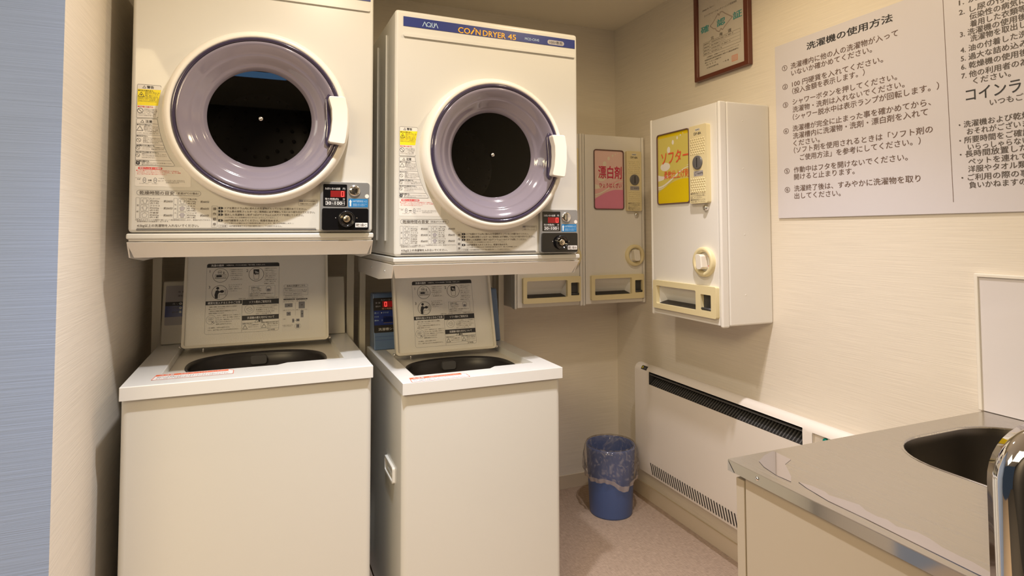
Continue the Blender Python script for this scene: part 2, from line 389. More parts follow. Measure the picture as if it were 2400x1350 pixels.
# ------------------------------------------------------------------ coin dryers
DW, DH, DD = .60, .733, .48
CX, CZ = .301, .322
def make_dryer():
    t = thing('coin_dryer', 'coin dryer', 'dryer')
    hole = circ(CX, CZ, .150, 64)
    edge = []        # points on the outline facing the points of the round opening
    for u, w in hole:
        a, c = u - CX, w - CZ
        k = min([(DW - CX) / a if a > 1e-9 else 9, -CX / a if a < -1e-9 else 9, (DH - CZ) / c if c > 1e-9 else 9, (.016 - CZ) / c if c < -1e-9 else 9][i] for i in range(4))
        edge.append((CX + a * k, CZ + c * k))
    for q in rect(0, .016, DW, DH):
        i = min(range(64), key=lambda n_: (edge[n_][0] - q[0]) ** 2 + (edge[n_][1] - q[1]) ** 2); edge[i] = q
    b = MB()
    for y in (0, DD): b.add([(u, y, w) for u, w in edge] + [(u, y, w) for u, w in hole], [(n_, (n_ + 1) % 64, 64 + (n_ + 1) % 64, 64 + n_) for n_ in range(64)], 'cream')
    for L_, m_ in ((edge, 'cream'), (hole, 'black_matt')): b.add([(u, 0, w) for u, w in L_] + [(u, DD, w) for u, w in L_], [(n_, (n_ + 1) % 64, 64 + (n_ + 1) % 64, 64 + n_) for n_ in range(64)], m_)
    b.build('body', t, .010, 3)
    MB().box(-.003, DW + .003, -.003, DD, 0, .0145, 'cream').build('base', t, .004)
    MB().slab(rrect(.023, .6535, .588, .6625, .0044), [], -.006, .001, 'cream').build('ridge', t, .003, 3)
    for y in (.115, .25):
        for x in (-.004, DW): MB().box(x, x + .004, y, y + .012, .06, .69, 'cream').build('side_rib', t, .0018)
    p = Print(base=.0012)
    p.rect(.0231, .6848, .5898, .7132, 'navy')
    for x, dx in ((.0800, 0), (.1145, 0)):   # two chevron A shapes of the maker's word
        p.line([(x, .6905), (x + .0062, .7050), (x + .0124, .6905)], .0017, 'sky_pale', 2)
    p.ring(.0990, .6978, .0072, .0016, 'sky_pale', 2); p.line([(.1005, .6952), (.1062, .6905)], .0016, 'sky_pale', 2)
    p.line([(.1085, .7050), (.1085, .6950), (.1100, .6917), (.1120, .6907), (.1140, .6917), (.1155, .6950), (.1155, .7050)], .0017, 'sky_pale', 2)
    p.text('CO', .1895, .2275, .6950, .0175, 'orange', 2, .018, latin=True)
    p.line([(.2305, .6870), (.2400, .7010)], .0042, 'orange', 2); p.disc(.2418, .7052, .0024, 'orange', 2)
    p.text('N', .2455, .2610, .6953, .0175, 'orange', 2, .018, latin=True)
    p.text('DRYER', .2690, .3440, .6953, .0175, 'orange', 2, .018, latin=True)
    p.text('45', .3525, .3795, .6953, .0165, 'orange', 2, .018, latin=True)
    p.text('MCD-CK45', .4105, .4600, .6962, .0078, 'sky_pale', 2, 0, latin=True)
    p.rect(.4901, .6885, .5502, .7032, 'label_grey', 1, .0072)
    p.text('100V専用', .4975, .5430, .6960, .0100, 'ink', 2, .01)
    p.build('brand_strip', t, 'navy strip with orange lettering')
    # ---- door
    d = link('door', None, t)
    MB().lathe([(.2295, .0), (.2295, -.022), (.226, -.036), (.219, -.0445), (.2105, -.0465), (.2075, -.044), (.206, -.03)], (CX, 0, CZ), 'ivory', n=96).build('door_ring', d)
    MB().lathe([(.2078, -.040), (.2072, -.0465), (.2030, -.0490), (.1985, -.0470), (.1975, -.040)], (CX, 0, CZ), 'lavender_dark', n=96).build('gasket', d, label='dark purple rim')
    MB().lathe([(.1985, -.041), (.1965, -.0465), (.1930, -.0482), (.1890, -.0465), (.1800, -.0405), (.1720, -.0345), (.1665, -.0300), (.1645, -.0296), (.1620, -.0280), (.1550, -.0215), (.1480, -.0150), (.1430, -.0105), (.1405, -.0100), (.1370, -.0065), (.1325, -.0010), (.1300, .004)], (CX, 0, CZ), 'lavender', n=96).build('window_funnel', d, label='translucent lavender funnel')
    MB().lathe([(.1320, .0035), (.0001, .0035)], (CX, 0, CZ), 'smoked_glass', n=72).build('glass', d, label='dark smoked glass')
    MB().lathe([(.0062, .0035), (.0062, -.0020), (.0048, -.0042), (.0001, -.0048)], (CX, 0, CZ), 'steel_bright', n=24).build('hub_screw', d)
    h = [(.4710, .3835), (.5090, .3845), (.5135, .3810), (.5190, .3500), (.5195, .3100), (.5155, .2730), (.5125, .2570), (.5080, .2545), (.4725, .2580), (.4695, .2620), (.4760, .2900), (.4785, .3200), (.4770, .3500), (.4690, .3780)]
    MB().slab(h, [], -.074, -.006, 'ivory').build('handle', d, .007, 3)
    hp = [(.4700, .3960), (.4800, .3900), (.4800, .2520), (.4700, .2460), (.4620, .2600), (.4660, .3200), (.4620, .3800)]
    MB().slab(hp, [], -.0495, -.036, 'lavender_dark').build('latch_recess', d, .004)
    # ---- drum behind the glass
    dr = MB(); dr.lathe([(.1495, .004), (.1490, .02), (.185, .05), (.215, .06), (.215, .38), (.10, .40), (.0001, .40)], (CX, 0, CZ), 'drum', n=64)
    for r, n in ((.06, 10), (.10, 18), (.14, 26)):
        for k in range(n):
            a = 2 * PI * k / n; dr.lathe([(.006, .392), (.004, .388), (.0001, .387)], (CX + r * math.cos(a), 0, CZ + r * math.sin(a)), 'tub_inner', n=8)
    dr.build('drum', t)
    # ---- warning sticker on the left
    p = Print()
    p.poly([(.0138, .3055), (.0590, .3065), (.0602, .3095), (.0602, .3200), (.0620, .3550), (.0668, .3860), (.0645, .3905), (.0160, .3905), (.0140, .388), (.0135, .309)], 'sticker')
    p.poly([(.0148, .3370), (.0597, .3384), (.0620, .3560), (.0660, .3790), (.0148, .3781)], 'yellow', 1)
    p.tri(.0290, .3842, .0062, 'ink', 2, .0008); p.text('警告', .0350, .0500, .3842, .0068, 'ink', 2, .03)
    p.text('●引火の恐れあり。', .0162, .0500, .3748, .0038, 'ink', 2, .03)
    p.tri(.0228, .3650, .0115, 'ink', 2, .0010); p.disc(.0228, .3638, .0018, 'ink', 2, 10)
    for z, x0, x1, s in ((.3705, .0310, .0625, '機械油や食用油、動物性油、溶剤'), (.3668, .0310, .0600, '機械的がクリーニング油、樹'), (.3628, .0310, .0590, '脂類、美容オイルなど'), (.3590, .0165, .0590, 'などの付着した衣類を洗濯後でも絶対に乾'), (.3553, .0165, .0600, '機械装置などの取扱などは特に危険で、発'), (.3515, .0165, .0598, '熱しないでください。油の酸化熱による'), (.3478, .0165, .0590, '自然発火や引火の恐れがあります。')):
        p.text(s, x0, x1, z, .0029, 'ink_soft', 2)
    p.text('●お子様に注意する。', .0158, .0500, .3338, .0040, 'red', 2, .03)
    p.no(.0215, .3235, .0066, 'ink', 2, .0010)
    for z, x0, x1, s in ((.3275, .0300, .0580, '子供だけで使わせ'), (.3238, .0300, .0580, 'たり幼児の手の届'), (.3200, .0300, .0575, 'くところで使わな'), (.3160, .0160, .0570, 'いでください。やけど・感電・'), (.3120, .0160, .0565, 'けがをする恐れがあります。')): p.text(s, x0, x1, z, .0030, 'ink_soft', 2)
    side = [(.0590, .3040), (.0605, .2950), (.0638, .2750), (.0690, .2550), (.0776, .2295), (.0880, .2060), (.0985, .1905), (.0990, .1870), (.0970, .1858), (.0150, .1852), (.0135, .1870), (.0138, .3010), (.0160, .3032)]
    p.poly(side, 'sticker'); p.line(side + [side[0]], .0007, 'ink_grey', 2)
    p.line([(.0138, .3060), (.0590, .3068), (.0602, .3100)], .0007, 'ink_grey', 2); p.line([(.0137, .3065), (.0140, .3880), (.0160, .3902), (.0645, .3902), (.0666, .3870)], .0007, 'ink_grey', 2)
    for z, x1 in ((.2913, .0612), (.2626, .0668), (.2384, .0748), (.2218, .0805), (.1992, .0925)): p.line([(.0138, z), (x1, z)], .0006, 'ink_grey', 2)
    p.tri(.0265, .2970, .0062, 'ink', 2, .0008); p.text('注意', .0335, .0480, .2970, .0070, 'ink', 2, .03)
    for z, x1, s in ((.2880, .0480, '●やけどの恐れあり。'), (.2595, .0390, '●水をかけない。'), (.2355, .0550, '●衣類は十分に脱水する。'), (.2188, .0640, '●火気や引火物を近づけない。'), (.1962, .0440, '●衣類を確認する。')): p.text(s, .0150, x1, z, .0040, 'ink', 2, .03)
    p.tri(.0215, .2790, .0115, 'ink', 2, .0009)
    p.no(.0195, .2490, .0050, 'ink', 2, .0007); p.no(.0185, .2293, .0045, 'ink', 2, .0007); p.no(.0185, .2110, .0045, 'ink', 2, .0007); p.disc(.0190, .1910, .0045, 'ink', 2); p.text('!', .0184, .0196, .1910, .0058, 'ink_white', 3, .03, latin=True)
    for z, x0, x1, s in ((.2838, .0300, .0610, '運転が終わってから衣'), (.2798, .0300, .0615, '類を取り出してくださ'), (.2758, .0300, .0622, '乾燥中はドラム、衣類、'), (.2718, .0330, .0628, 'ドアの内側は高温にな'), (.2670, .0155, .0635, 'っており、やけどをする恐れがあります。'),
                         (.2550, .0290, .0690, '本体やドアに水をかけたり、'), (.2512, .0290, .0700, '水洗いをしないでください。'), (.2474, .0290, .0712, '感電や、ショートによる火'), (.2436, .0290, .0640, '災の恐れがあります。'), (.2313, .0270, .0760, 'しずくがたれるような衣類を入れな'), (.2270, .0270, .0770, 'いでください。感電の恐れがあります。'),
                         (.2145, .0270, .0800, '運転中はベンジン、シンナー、ガソリ'), (.2102, .0270, .0820, 'ンなどの引火物を近づけないでください。'), (.2055, .0270, .0560, '火災の恐れがあります。'), (.1920, .0270, .0940, '乾燥前、衣類からマッチやライターなど取り除いてください。'), (.1880, .0270, .0630, '発火の恐れがあります。')): p.text(s, x0, x1, z, .0030, 'ink_soft', 2)
    p.build('warning_sticker', t, 'white sticker with a yellow block')
    # ---- filter notice
    p = Print()
    p.rect(.0136, .1330, .1370, .1840, 'sticker', 0, .004)
    p.rect(.0195, .1755, .0725, .1815, 'red', 1, .0030); p.text('排気フィルターの掃除', .0225, .0700, .1785, .0044, 'ink_white', 2, .03)
    p.text('●ドラム奥のフィルターカバーの中央部を引くと本体から', .0158, .1090, .1727, .0034, 'red', 2)
    p.text('はずれます。カバーを引いてフィルターをはずし、糸くずの掃除', .0180, .1138, .1685, .0034, 'red', 2)
    p.text('をして必ず元どおり取り付けてください。', .0180, .0830, .1640, .0034, 'red', 2)
    for x in (.034, .0575): p.poly(circ(x, .1485, .0038, 20, .0068), 'ink_grey', 1, [circ(x, .1485, .0026, 20, .0055)]); p.ring(x, .1485, .0018, .0007, 'ink_grey', 1, 16)
    p.line([(.0415, .1485), (.0475, .1485)], .0018, 'ink', 1); p.poly([(.0470, .1505), (.0505, .1485), (.0470, .1465)], 'ink', 1)
    for x0, x1, z, s in ((.0140, .0265, .1540, 'メッシュ'), (.0180, .0250, .1505, '全部'), (.0640, .0770, .1538, 'つまみ'), (.0640, .0760, .1475, '糸くず'), (.0420, .0500, .1440, 'はずす'), (.0230, .0440, .1400, 'フィルターカバー'), (.0500, .0640, .1400, 'フィルター'), (.0790, .1230, .1490, '※フィルターに糸くずがたまると'), (.0810, .1230, .1460, 'フィルターカバーの[メッシュ]'), (.0810, .1110, .1430, 'の汚れが目立ちます。')): p.text(s, x0, x1, z, .0028, 'ink_soft', 2)
    p.build('filter_notice', t, 'notice in red print')
    # ---- instruction panel along the bottom
    p = Print()
    p.frame(.0080, .0190, .4545, .1250, .0004, 'cream_flat', 0, .006)
    p.frame(.0174, .1108, .1607, .1232, .0007, 'ink_grey', 1, .0060)
    p.text('乾燥時間の目安', .0240, .1000, .1170, .0088, 'ink_soft', 2, .015); p.text('（室温20℃の場合）', .1050, .1555, .1170, .0056, 'ink_soft', 2)
    rows = (('カッターシャツ', '約200g', '(約５枚)', '約30分'), ('ブラウス', '約200g', '(約８枚)', '約30分'), ('作業服', '約800g', '(約３着)', '約60分')), (('下着(木綿)', '約130g', '(約６枚)', '約60分'), ('タオル', '約 70g', '(約15枚)', '約60分'), ('パジャマ', '約500g', '(約１着)', '約60分'))
    for ox, (vt, vn), rr in ((0, ('混紡', 2), rows[0]), (.0828, ('もめん', 3), rows[1])):
        p.frame(.0164 + ox, .0520, .0250 + ox, .1044, .0005, 'ink_grey', 1, .0012); p.vtext(vt, .0207 + ox, .0930, .0620, .0045, 'ink_soft')
        for i, (a, b_, c_, d_) in enumerate(rr):
            z = .1044 - i * .0178
            p.frame(.0268 + ox, z - .0162, .0452 + ox, z, .0005, 'ink_grey', 1, .0016)
            X, Z = .0360 + ox, z - .0082
            ic = [(-.003, .0055), (.003, .0055), (.0065, .001), (.005, -.001), (.0035, .0015), (.0035, -.0055), (-.0035, -.0055), (-.0035, .0015), (-.005, -.001), (-.0065, .001)] if (i + (ox > 0)) % 3 != 2 else [(-.006, .002), (0, .006), (.006, .002), (.003, -.005), (-.004, -.0055)]
            ic = [(X + u, Z + w) for u, w in ic]; p.line(ic + [ic[0]], .0006, 'ink_grey', 1)
            if ox and i: p.poly(ic, 'label_grey', 1)
            p.text(a, .0470 + ox, .0690 + ox, z - .0020, .0040, 'ink_soft', 2); p.text(b_, .0472 + ox, .0670 + ox, z - .0078, .0042, 'ink_soft', 2); p.text(c_, .0472 + ox, .0665 + ox, z - .0134, .0040, 'ink_soft', 2)
            for k in range(6): p.disc(.0690 + ox + k * .0014, z - .0085, .0003, 'ink_grey', 1, 6)
            p.text(d_, .0775 + ox, .0975 + ox, z - .0083, .0060, 'ink_soft', 2, .01)
    p.text('※室温およびセンイの種類や量によって乾燥時間は変化します。室温が10℃下がると', .0157, .1835, .0489, .0032, 'ink_soft', 2); p.text('乾燥時間は10%程度長くなります。', .0200, .0900, .0448, .0032, 'ink_soft', 2)
    p.text('4.5kg以上の洗濯物を入れないでください。', .0204, .1571, .0345, .0070, 'ink_soft', 2, .01)
    p.rect(.0195, .0268, .4450, .0278, 'ink', 1); p.rect(.0185, .0226, .4465, .0248, 'ink', 1)
    p.frame(.1864, .0303, .2000, .0861, .0006, 'ink_grey', 1, .0012); p.vtext('操作順序', .1932, .0850, .0312, .0078, 'ink_soft', 2, .01)
    for n_, z, x1, s in (('1', .0803, .4200, 'ドアを開きドラム内に他の人の洗濯物が入っていないか確かめてください。'), ('2', .0718, .4420, 'ドラム奥の排気フィルターはご使用前に必ず掃除して元どおり取り付けてください。'), ('3', .0632, .4125, '脱水した洗濯物を１枚ずつ広げてドラムに入れてドアを閉じてください。'), ('4', .0480, .3503, '100円硬貨を入れてください。乾燥を始めます。')):
        p.poly([(.2020, z - .0030), (.2110, z - .0030), (.2140, z), (.2110, z + .0030), (.2020, z + .0030)], 'ink', 1)
        p.text(n_, .2070, None, z, .0045, 'ink_white', 2, .02, align='c', latin=True); p.text(s, .2170, x1, z, .0058, 'ink_soft', 2, .006)
    p.text('(ドアを閉じるとき洗濯物がはさまれないようにしてください。)', .2170, .3455, .0558, .0036, 'ink_soft', 2)
    p.text('(ドアを開ければ運転は止まり乾燥状態を確かめられます。閉じれば再運転します。)', .2170, .3861, .0410, .0036, 'ink_soft', 2)
    p.frame(.2022, .0302, .2244, .0366, .0005, 'ink_grey', 1, .001); p.text('ご注意', .2055, .2215, .0334, .0044, 'ink_soft', 2)
    p.text('100円硬貨専用ですので他の硬貨は投入しても返却されません。', .2275, .3578, .0334, .0040, 'ink_soft', 2)
    p.frame(.3990, .0896, .4490, .1064, .0005, 'ink_grey', 1, .002); p.rect(.4010, .1000, .4110, .1045, 'ink_grey', 1, .001)
    p.text('表示中は送風運転で', .4125, .4470, .1022, .0042, 'ink_soft', 2); p.text('衣類を冷ましています。', .4030, .4450, .0945, .0042, 'ink_soft', 2)
    p.build('instruction_print', t, 'drying time and operating instructions in black print')
    # ---- coin control panel
    c = MB(); c.slab(rrect(.4550, .0200, .5885, .1560, .007), [], -.013, .002, 'silver_paint'); c = c.build('control_panel', t, .003, label='silver coin control panel')
    p = Print(lambda x, z, off: (x, -.013 - off, z))
    p.rect(.4625, .0880, .5265, .1500, 'black_gloss', 0, .003)
    p.text('ただいまの金額', .4675, .5080, .1375, .0062, 'ink_white', 2); p.text('円', .5150, .5210, .1375, .0062, 'ink_white', 2)
    p.rect(.4820, .1140, .5215, .1320, 'led_off', 1)
    for x in (.5110,):
        for (a, e) in (((0, .0145), (.0065, .0145)), ((0, .0005), (.0065, .0005)), ((0, .0005), (0, .0145)), ((.0065, .0005), (.0065, .0145))): p.line([(x + a[0], .1155 + a[1]), (x + e[0], .1155 + e[1])], .0016, 'led_on', 2)
    p.text('残り時間(約)', .4675, .5040, .1085, .0060, 'ink_white', 2); p.text('分', .5150, .5210, .1085, .0060, 'ink_white', 2)
    p.frame(.4690, .0915, .5205, .1030, .0005, 'ink_white', 1); p.text('30', .4705, .4835, .0972, .0080, 'ink_white', 2, .03, latin=True); p.text('分', .4845, .4900, .0970, .0048, 'ink_white', 2)
    p.line([(.4908, .0935), (.4930, .1010)], .0005, 'ink_white', 2); p.text('100', .4940, .5130, .0972, .0080, 'ink_white', 2, .03, latin=True); p.text('円', .5140, .5195, .0970, .0048, 'ink_white', 2)
    p.rect(.5305, .0865, .5845, .1105, 'sky_blue', 0, .002)
    p.poly([(.5340, .0890), (.5380, .0890), (.5380, .1010), (.5398, .1010), (.5360, .1080), (.5322, .1010), (.5340, .1010)], 'ink_white', 1)
    p.text('100円硬貨投入口', .5415, .5815, .1035, .0062, 'sky_pale', 2); p.text('連続投入あと六枚までの', .5430, .5810, .0950, .0035, 'sky_pale', 2); p.text('追加投入もできます。', .5430, .5770, .0910, .0035, 'sky_pale', 2)
    p.disc(.5815, .1180, .0058, 'sticker', 1)
    p.build('display', c, 'black display with red digit and blue coin label')
    s = MB(); s.lathe([(.0160, -.012), (.0160, -.0165), (.0140, -.0185), (.0080, -.0195), (.0001, -.0200)], (.5470, 0, .1325), 'steel_bright', n=40); s.box(.5462, .5478, -.0206, -.019, .1215, .1435, 'black_matt')
    s.build('coin_slot', c)
    MB().slab(rrect(.4595, .0225, .5850, .0830, .005), [], -.019, -.012, 'black_gloss').build('lock_plate', c, .0015)
    k = MB(); k.lathe([(.0225, -.018), (.0225, -.0285), (.0205, -.0320), (.0180, -.0300), (.0130, -.0240), (.0095, -.0235)], (.5245, 0, .0530), 'black_gloss', n=48)
    k.build('lock_ring', c)
    k = MB(); k.lathe([(.0098, -.022), (.0098, -.0290), (.0085, -.0300), (.0001, -.0302)], (.5245, 0, .0530), 'key_metal', n=32); k.box(.5215, .5275, -.0308, -.030, .0520, .0540, 'black_matt'); k.build('key_cylinder', c)
    for x in (.4960, .5530): MB().lathe([(.0016, -.019), (.0012, -.0202), (.0001, -.0204)], (x, 0, .0560), 'steel_bright', n=10).build('screw', c)
    return t
GRP_D = 'stacked coin dryers on stands'
dryA = make_dryer()
dryB = copy_tree(dryA)
for o, x, y, z, r, lab, ch in ((dryA, -1.90764, -.78656, 1.17555, .0039, 'cream coin dryer above the larger washer, set higher, its top cut off by the frame', 'C'), (dryB, -1.25259, -.82046, 1.10491, .0176, 'cream coin dryer with its whole navy title strip showing, above the narrower washer', 'B')):
    o.location = (x, y, z); o.rotation_euler = (0, 0, r); o['label'] = lab; o['group'] = GRP_D
    cp = next(c for c in o.children if c.name.startswith('control_panel'))
    p = Print(lambda x, z, off: (x, -.0192 - off, z)); p.rect(.5490, .0300, .5825, .0425, 'paper'); p.text('乾燥' + ch, .5510, .5805, .0362, .0090, 'ink_soft', 2); p.build('name_tag', cp, 'white tag with black lettering')

# ------------------------------------------------------------------ stands under the dryers
def stand(loc, r, zt, legs, ly, label, rail_out):
    t = thing('dryer_stand', label, 'stand', (loc[0], loc[1], 0), r, 'cream steel dryer stands')
    MB().box(.002, DW - .002, .004, .60, zt - .005, zt - .0003, 'tray_cream').build('deck', t)
    f = MB(); f.add([(-.002, -.002, zt - .007), (DW + .002, -.002, zt - .007), (DW - .010, .030, zt - .047), (.010, .030, zt - .047),
                     (-.002, .006, zt - .007), (DW + .002, .006, zt - .007), (DW - .010, .036, zt - .047), (.010, .036, zt - .047)],
                    [(0, 1, 2, 3), (7, 6, 5, 4), (0, 4, 5, 1), (3, 2, 6, 7), (0, 3, 7, 4), (1, 5, 6, 2)], 'tray_cream')
    f.build('front_flange', t, .0015)
    for sx, x in ((-1, 0), (1, DW)):
        x0, x1 = (x - .002, x + .002)
        rl = MB(); rl.slab([(.001, zt - .007), (.62, zt - .007), (.62, zt - .062), (.22, zt - .062), (.034, zt - .047)], [], x0, x1, 'tray_cream', axis='x')
        rl.box(x if sx < 0 else x - .016, x + .016 if sx < 0 else x, .006, .60, zt - .012, zt - .0065, 'cream_light')
        for y in (.12, .34): rl.lathe([(.004, 0), (.003, sx * .0025), (.0001, sx * .003)], (x1 if sx > 0 else x0, y, zt - .030), 'silver', axis='x', n=10)
        rl.build('side_rail', t, .001)
    for a, b in legs: MB().slab([(a, ly), (b, ly), (b, ly + .028), (b - .003, ly + .028), (b - .003, ly + .003), (a + .003, ly + .003), (a + .003, ly + .028), (a, ly + .028)], [], 0, zt - .012, 'post', axis='z').build('leg', t)
    for a, b in legs: MB().box(a, b, ly + .25 - .22, ly + .03, zt - .06, zt - .012, 'post').build('bracket', t)
    MB().box(legs[0][0], legs[1][1], ly + .0285, ly + .0315, .25, .29, 'post').build('cross_bar', t)
    return t
stand((-1.90764, -.78656), .0039, 1.17555, ((-.0300, -.0030), (.6030, .6290)), .585, 'taller cream steel stand carrying the dryer over the larger washer', 0)
stand((-1.25259, -.82046), .0176, 1.10491, ((.0035, .0245), (.5690, .5920)), .615, 'lower cream steel stand with tilted front flange over the narrower washer', 0)

# ------------------------------------------------------------------ washing machines
def lid_art(p, big):
    def X(u): return u
    p.frame(.0640, .0408, .2885, .2735, .0006, 'ink_grey', 1, .007)
    p.poly(rrect(.0650, .2600, .2890, .2735, .006)[:12] + [(.0650, .2600), (.2890, .2600)], 'ink', 1)
    p.text('洗濯の順序', .0771, .1150, .2668, .0076, 'paper', 2, .02); p.text('★運転中は、デジタル表示部に「残り時間」を表示します。', .1230, .2440, .2668, .0046, 'paper', 2)
    for n_, x, z in (('1', .0740, .2475), ('2', .1873, .2475), ('3', .0740, .1945)): p.text(n_, x, None, z, .0092, 'ink', 2, 0, align='c', latin=True)
    for x, z in ((.1057, .2334), (.2158, .2340), (.1047, .1763)): p.ring(x, z, .0238, .0011, 'ink', 1, 48)
    # pictogram 1: coin box
    x, z = .1057, .2334
    p.ring(x - .002, z + .0105, .0062, .0007, 'ink', 1); p.text('100', x - .0065, x + .0025, z + .0105, .0045, 'ink', 2, .02, latin=True)
    p.line([(x + .0100, z + .0140), (x + .0100, z + .0070)], .0012, 'ink', 1); p.poly([(x + .0070, z + .0085), (x + .0130, z + .0085), (x + .0100, z + .0045)], 'ink', 1)
    p.frame(x - .0160, z - .0090, x + .0170, z + .0030, .0007, 'ink', 1); p.rect(x - .0125, z - .0060, x + .0040, z + .0008, 'ink', 1); p.frame(x + .0065, z - .0060, x + .0130, z + .0008, .0006, 'ink', 1); p.line([(x - .018, z - .0105), (x + .019, z - .0105)], .0008, 'ink', 1)
    # pictogram 2: hand and button
    x, z = .2158, .2340
    p.rect(x - .0090, z + .0010, x + .0090, z + .0170, 'ink', 1)
    for k in range(4): p.line([(x - .004 + k * .003, z + .0120 - k * .0015), (x - .002 + k * .003, z + .004)], .0014, 'paper', 2)
    p.line([(x - .0090, z - .0010), (x - .0065, z - .0175), (x + .0065, z - .0175), (x + .0090, z - .0010), (x - .0090, z - .0010)], .0008, 'ink', 1); p.line([(x - .0025, z + .004), (x - .0025, z - .002)], .0022, 'ink', 1)
    # pictogram 3: figure at the machine
    x, z = .1047, .1763
    p.disc(x - .0060, z + .0140, .0046, 'ink', 1); p.poly([(x - .0130, z - .0200), (x - .0150, z - .0080), (x - .0120, z + .0060), (x - .0060, z + .0085), (x - .0010, z + .0040), (x + .0060, z + .0050), (x + .0060, z + .0010), (x - .0020, z - .0010), (x - .0050, z - .0080), (x - .0050, z - .0200)], 'ink', 1)
    p.poly(circ(x + .007, z + .003, .0062, 14, .0045), 'ink', 1); p.line([(x - .0010, z - .0180), (x - .0010, z - .0075), (x + .0150, z - .0075), (x + .0150, z + .0080), (x + .0180, z + .0080), (x + .0180, z - .0110)], .0008, 'ink', 1)
    tx = lambda s, x0, x1, z, h=.0040, m='ink_soft': p.text(s, x0, x1, z, h, m, 2)
    for i, s in enumerate(('①洗濯機内に他の人の', '洗濯物が入っていないか', 'お確かめください。', '②100円の硬貨を入れて', 'ください。', '・投入金額を表示します。')): tx(s, .1335 if i in (0, 3) else .1370, .1730, .2515 - i * .0066)
    for i, s in enumerate(('①硬貨を入れてから', '10秒以内に、', '「シャワー」ボタン', 'を押してください。', '・洗濯物・洗剤を入れない', 'でください。', '・洗濯機内を洗い流すシャ', 'ワーです。表示ランプが', '回転します。')): tx(s, .2417, .2800 - (i % 3) * .003, .2530 - i * .0065)
    for i, s in enumerate(('★（シャワーランプ）が', '消えてから', '洗濯物・洗剤を入れて', 'ください。')): tx(s, .1310, .1715, .2000 - i * .0066)
    p.frame(.1934, .1568, .2754, .1945, .0005, 'ink_grey', 1)
    tx('洗濯物の目安', .2000, .2260, .1890, .0045, 'ink')
    for i, s in enumerate(('最大でこの程度の', '穴位置より下に入れる', 'ください。')): tx(s, .2010, .2320, .1835 - i * .0060)
    for i, s in enumerate(('洗濯物を入れすぎると、衣類が洗濯機から飛び出したり', '布傷みの原因になります。')): tx(s, .1960, .2700 - i * .025, .1668 - i * .0058)
    p.poly(rrect(.2470, .1730, .2630, .1920, .006), 'ink_grey', 1, [rrect(.2480, .1740, .2620, .1910, .005)]); p.rect(.2500, .1755, .2600, .1830, 'ink_grey', 1, .002)
    tx('・洗濯終了後は、上ぶたを開けておいてください。（洗濯機内の乾燥のため）', .1604, .2840, .1527)
    p.rect(.0645, .1356, .1730, .1484, 'ink', 1); p.text('硬貨を投入するときのご注意', .0710, .1680, .1418, .0080, 'paper', 2, .02)
    p.rect(.1745, .1308, .2880, .1484, 'ink', 1); p.text('ソフト剤のご使用方法', .1951, .2640, .1400, .0085, 'paper', 2, .02)
    p.rect(.1743, .0800, .2880, .0955, 'ink', 1); p.text('洗濯機の据え付けについて', .1900, .2740, .0876, .0080, 'paper', 2, .02)
    p.line([(.1737, .1356), (.1737, .0410)], .0006, 'ink_grey', 1)
    for i, s in enumerate(('・破損した硬貨、ゆがんだ硬貨、変形のついた硬貨は', '投入しないでください。', '・100円および硬貨10枚以内の硬貨を投入されても', '故障の原因になります。')): tx(s, .0742, .1573 - (i % 2) * .035, .1290 - i * .0070)
    p.ring(.0824, .0874, .0150, .0007, 'ink_grey', 1)
    for k in range(5): p.ring(.0770 + (k % 3) * .005, .0920 - (k // 3) * .006, .0038, .0005, 'ink_grey', 1, 18)
    p.line([(.083, .084), (.091, .076)], .0012, 'ink', 1); p.line([(.083, .076), (.091, .084)], .0012, 'ink', 1)
    for i, s in enumerate(('・エラー（故障 E00 など）を表示して', 'いるとき、及び「残り時間」を表示して', 'いるときは、硬貨を投入しないでください。', '投入されても表示せず', '硬貨は返却されません。')): tx(s, .0970, .1690 - (i > 2) * .025, .1005 - i * .0070, .0040, 'ink' if i in (2, 4) else 'ink_soft')
    for i, s in enumerate(('・投入硬貨は、100円のみ使用できます。', 'ただし、途中で投入されても10円は返却されません。')): tx(s, .0740, .1650 - (1 - i) * .026, .0615 - i * .0075)
    p.ring(.1964, .1168, .0150, .0007, 'ink_grey', 1); p.line([(.187, .117), (.196, .108), (.206, .113), (.199, .124), (.187, .117)], .0007, 'ink_grey', 1); p.line([(.191, .119), (.199, .114), (.203, .120)], .0007, 'ink_grey', 1)
    for i, s in enumerate(('・「ソフト剤投入」ランプが点滅中に', 'ソフト剤投入口を水平に洗濯して', '洗濯層に入れてください。', '・すすぎが途中のときは「残り時間」の表示が', '4分～10分目です。')): tx(s, .2161, .2844 - (i % 2) * .01, .1262 - i * .0065)
    p.tri(.2185, .0762, .0085, 'ink', 2, .0008); p.text('警告', .2240, .2385, .0762, .0070, 'ink', 2, .03)
    for y_ in (.0718, .0495): p.line([(.1745, y_), (.2880, y_)], .0005, 'ink_grey', 1)
    p.line([(.2330, .0718), (.2330, .0500)], .0005, 'ink_grey', 1)
    tx('感電の恐れあり', .1765, .2060, .0688, .0042, 'ink'); tx('感電や感電火災の恐れあり', .2345, .2860, .0695, .0042, 'ink')
    p.tri(.1840, .0580, .0125, 'ink', 2, .0010); p.tri(.2420, .0590, .0125, 'ink', 2, .0010)
    for xx, ss in ((.1945, ('アースは確実に取り', '付けてください。')), (.2520, ('湿気や多い場所に据', '付けないでください。', 'さい。'))):
        for i, s in enumerate(ss): tx(s, xx, xx + .032 - (i == 2) * .02, .0640 - i * .0066)
    tx('2014年製', .2546, .2760, .0450, .0055)

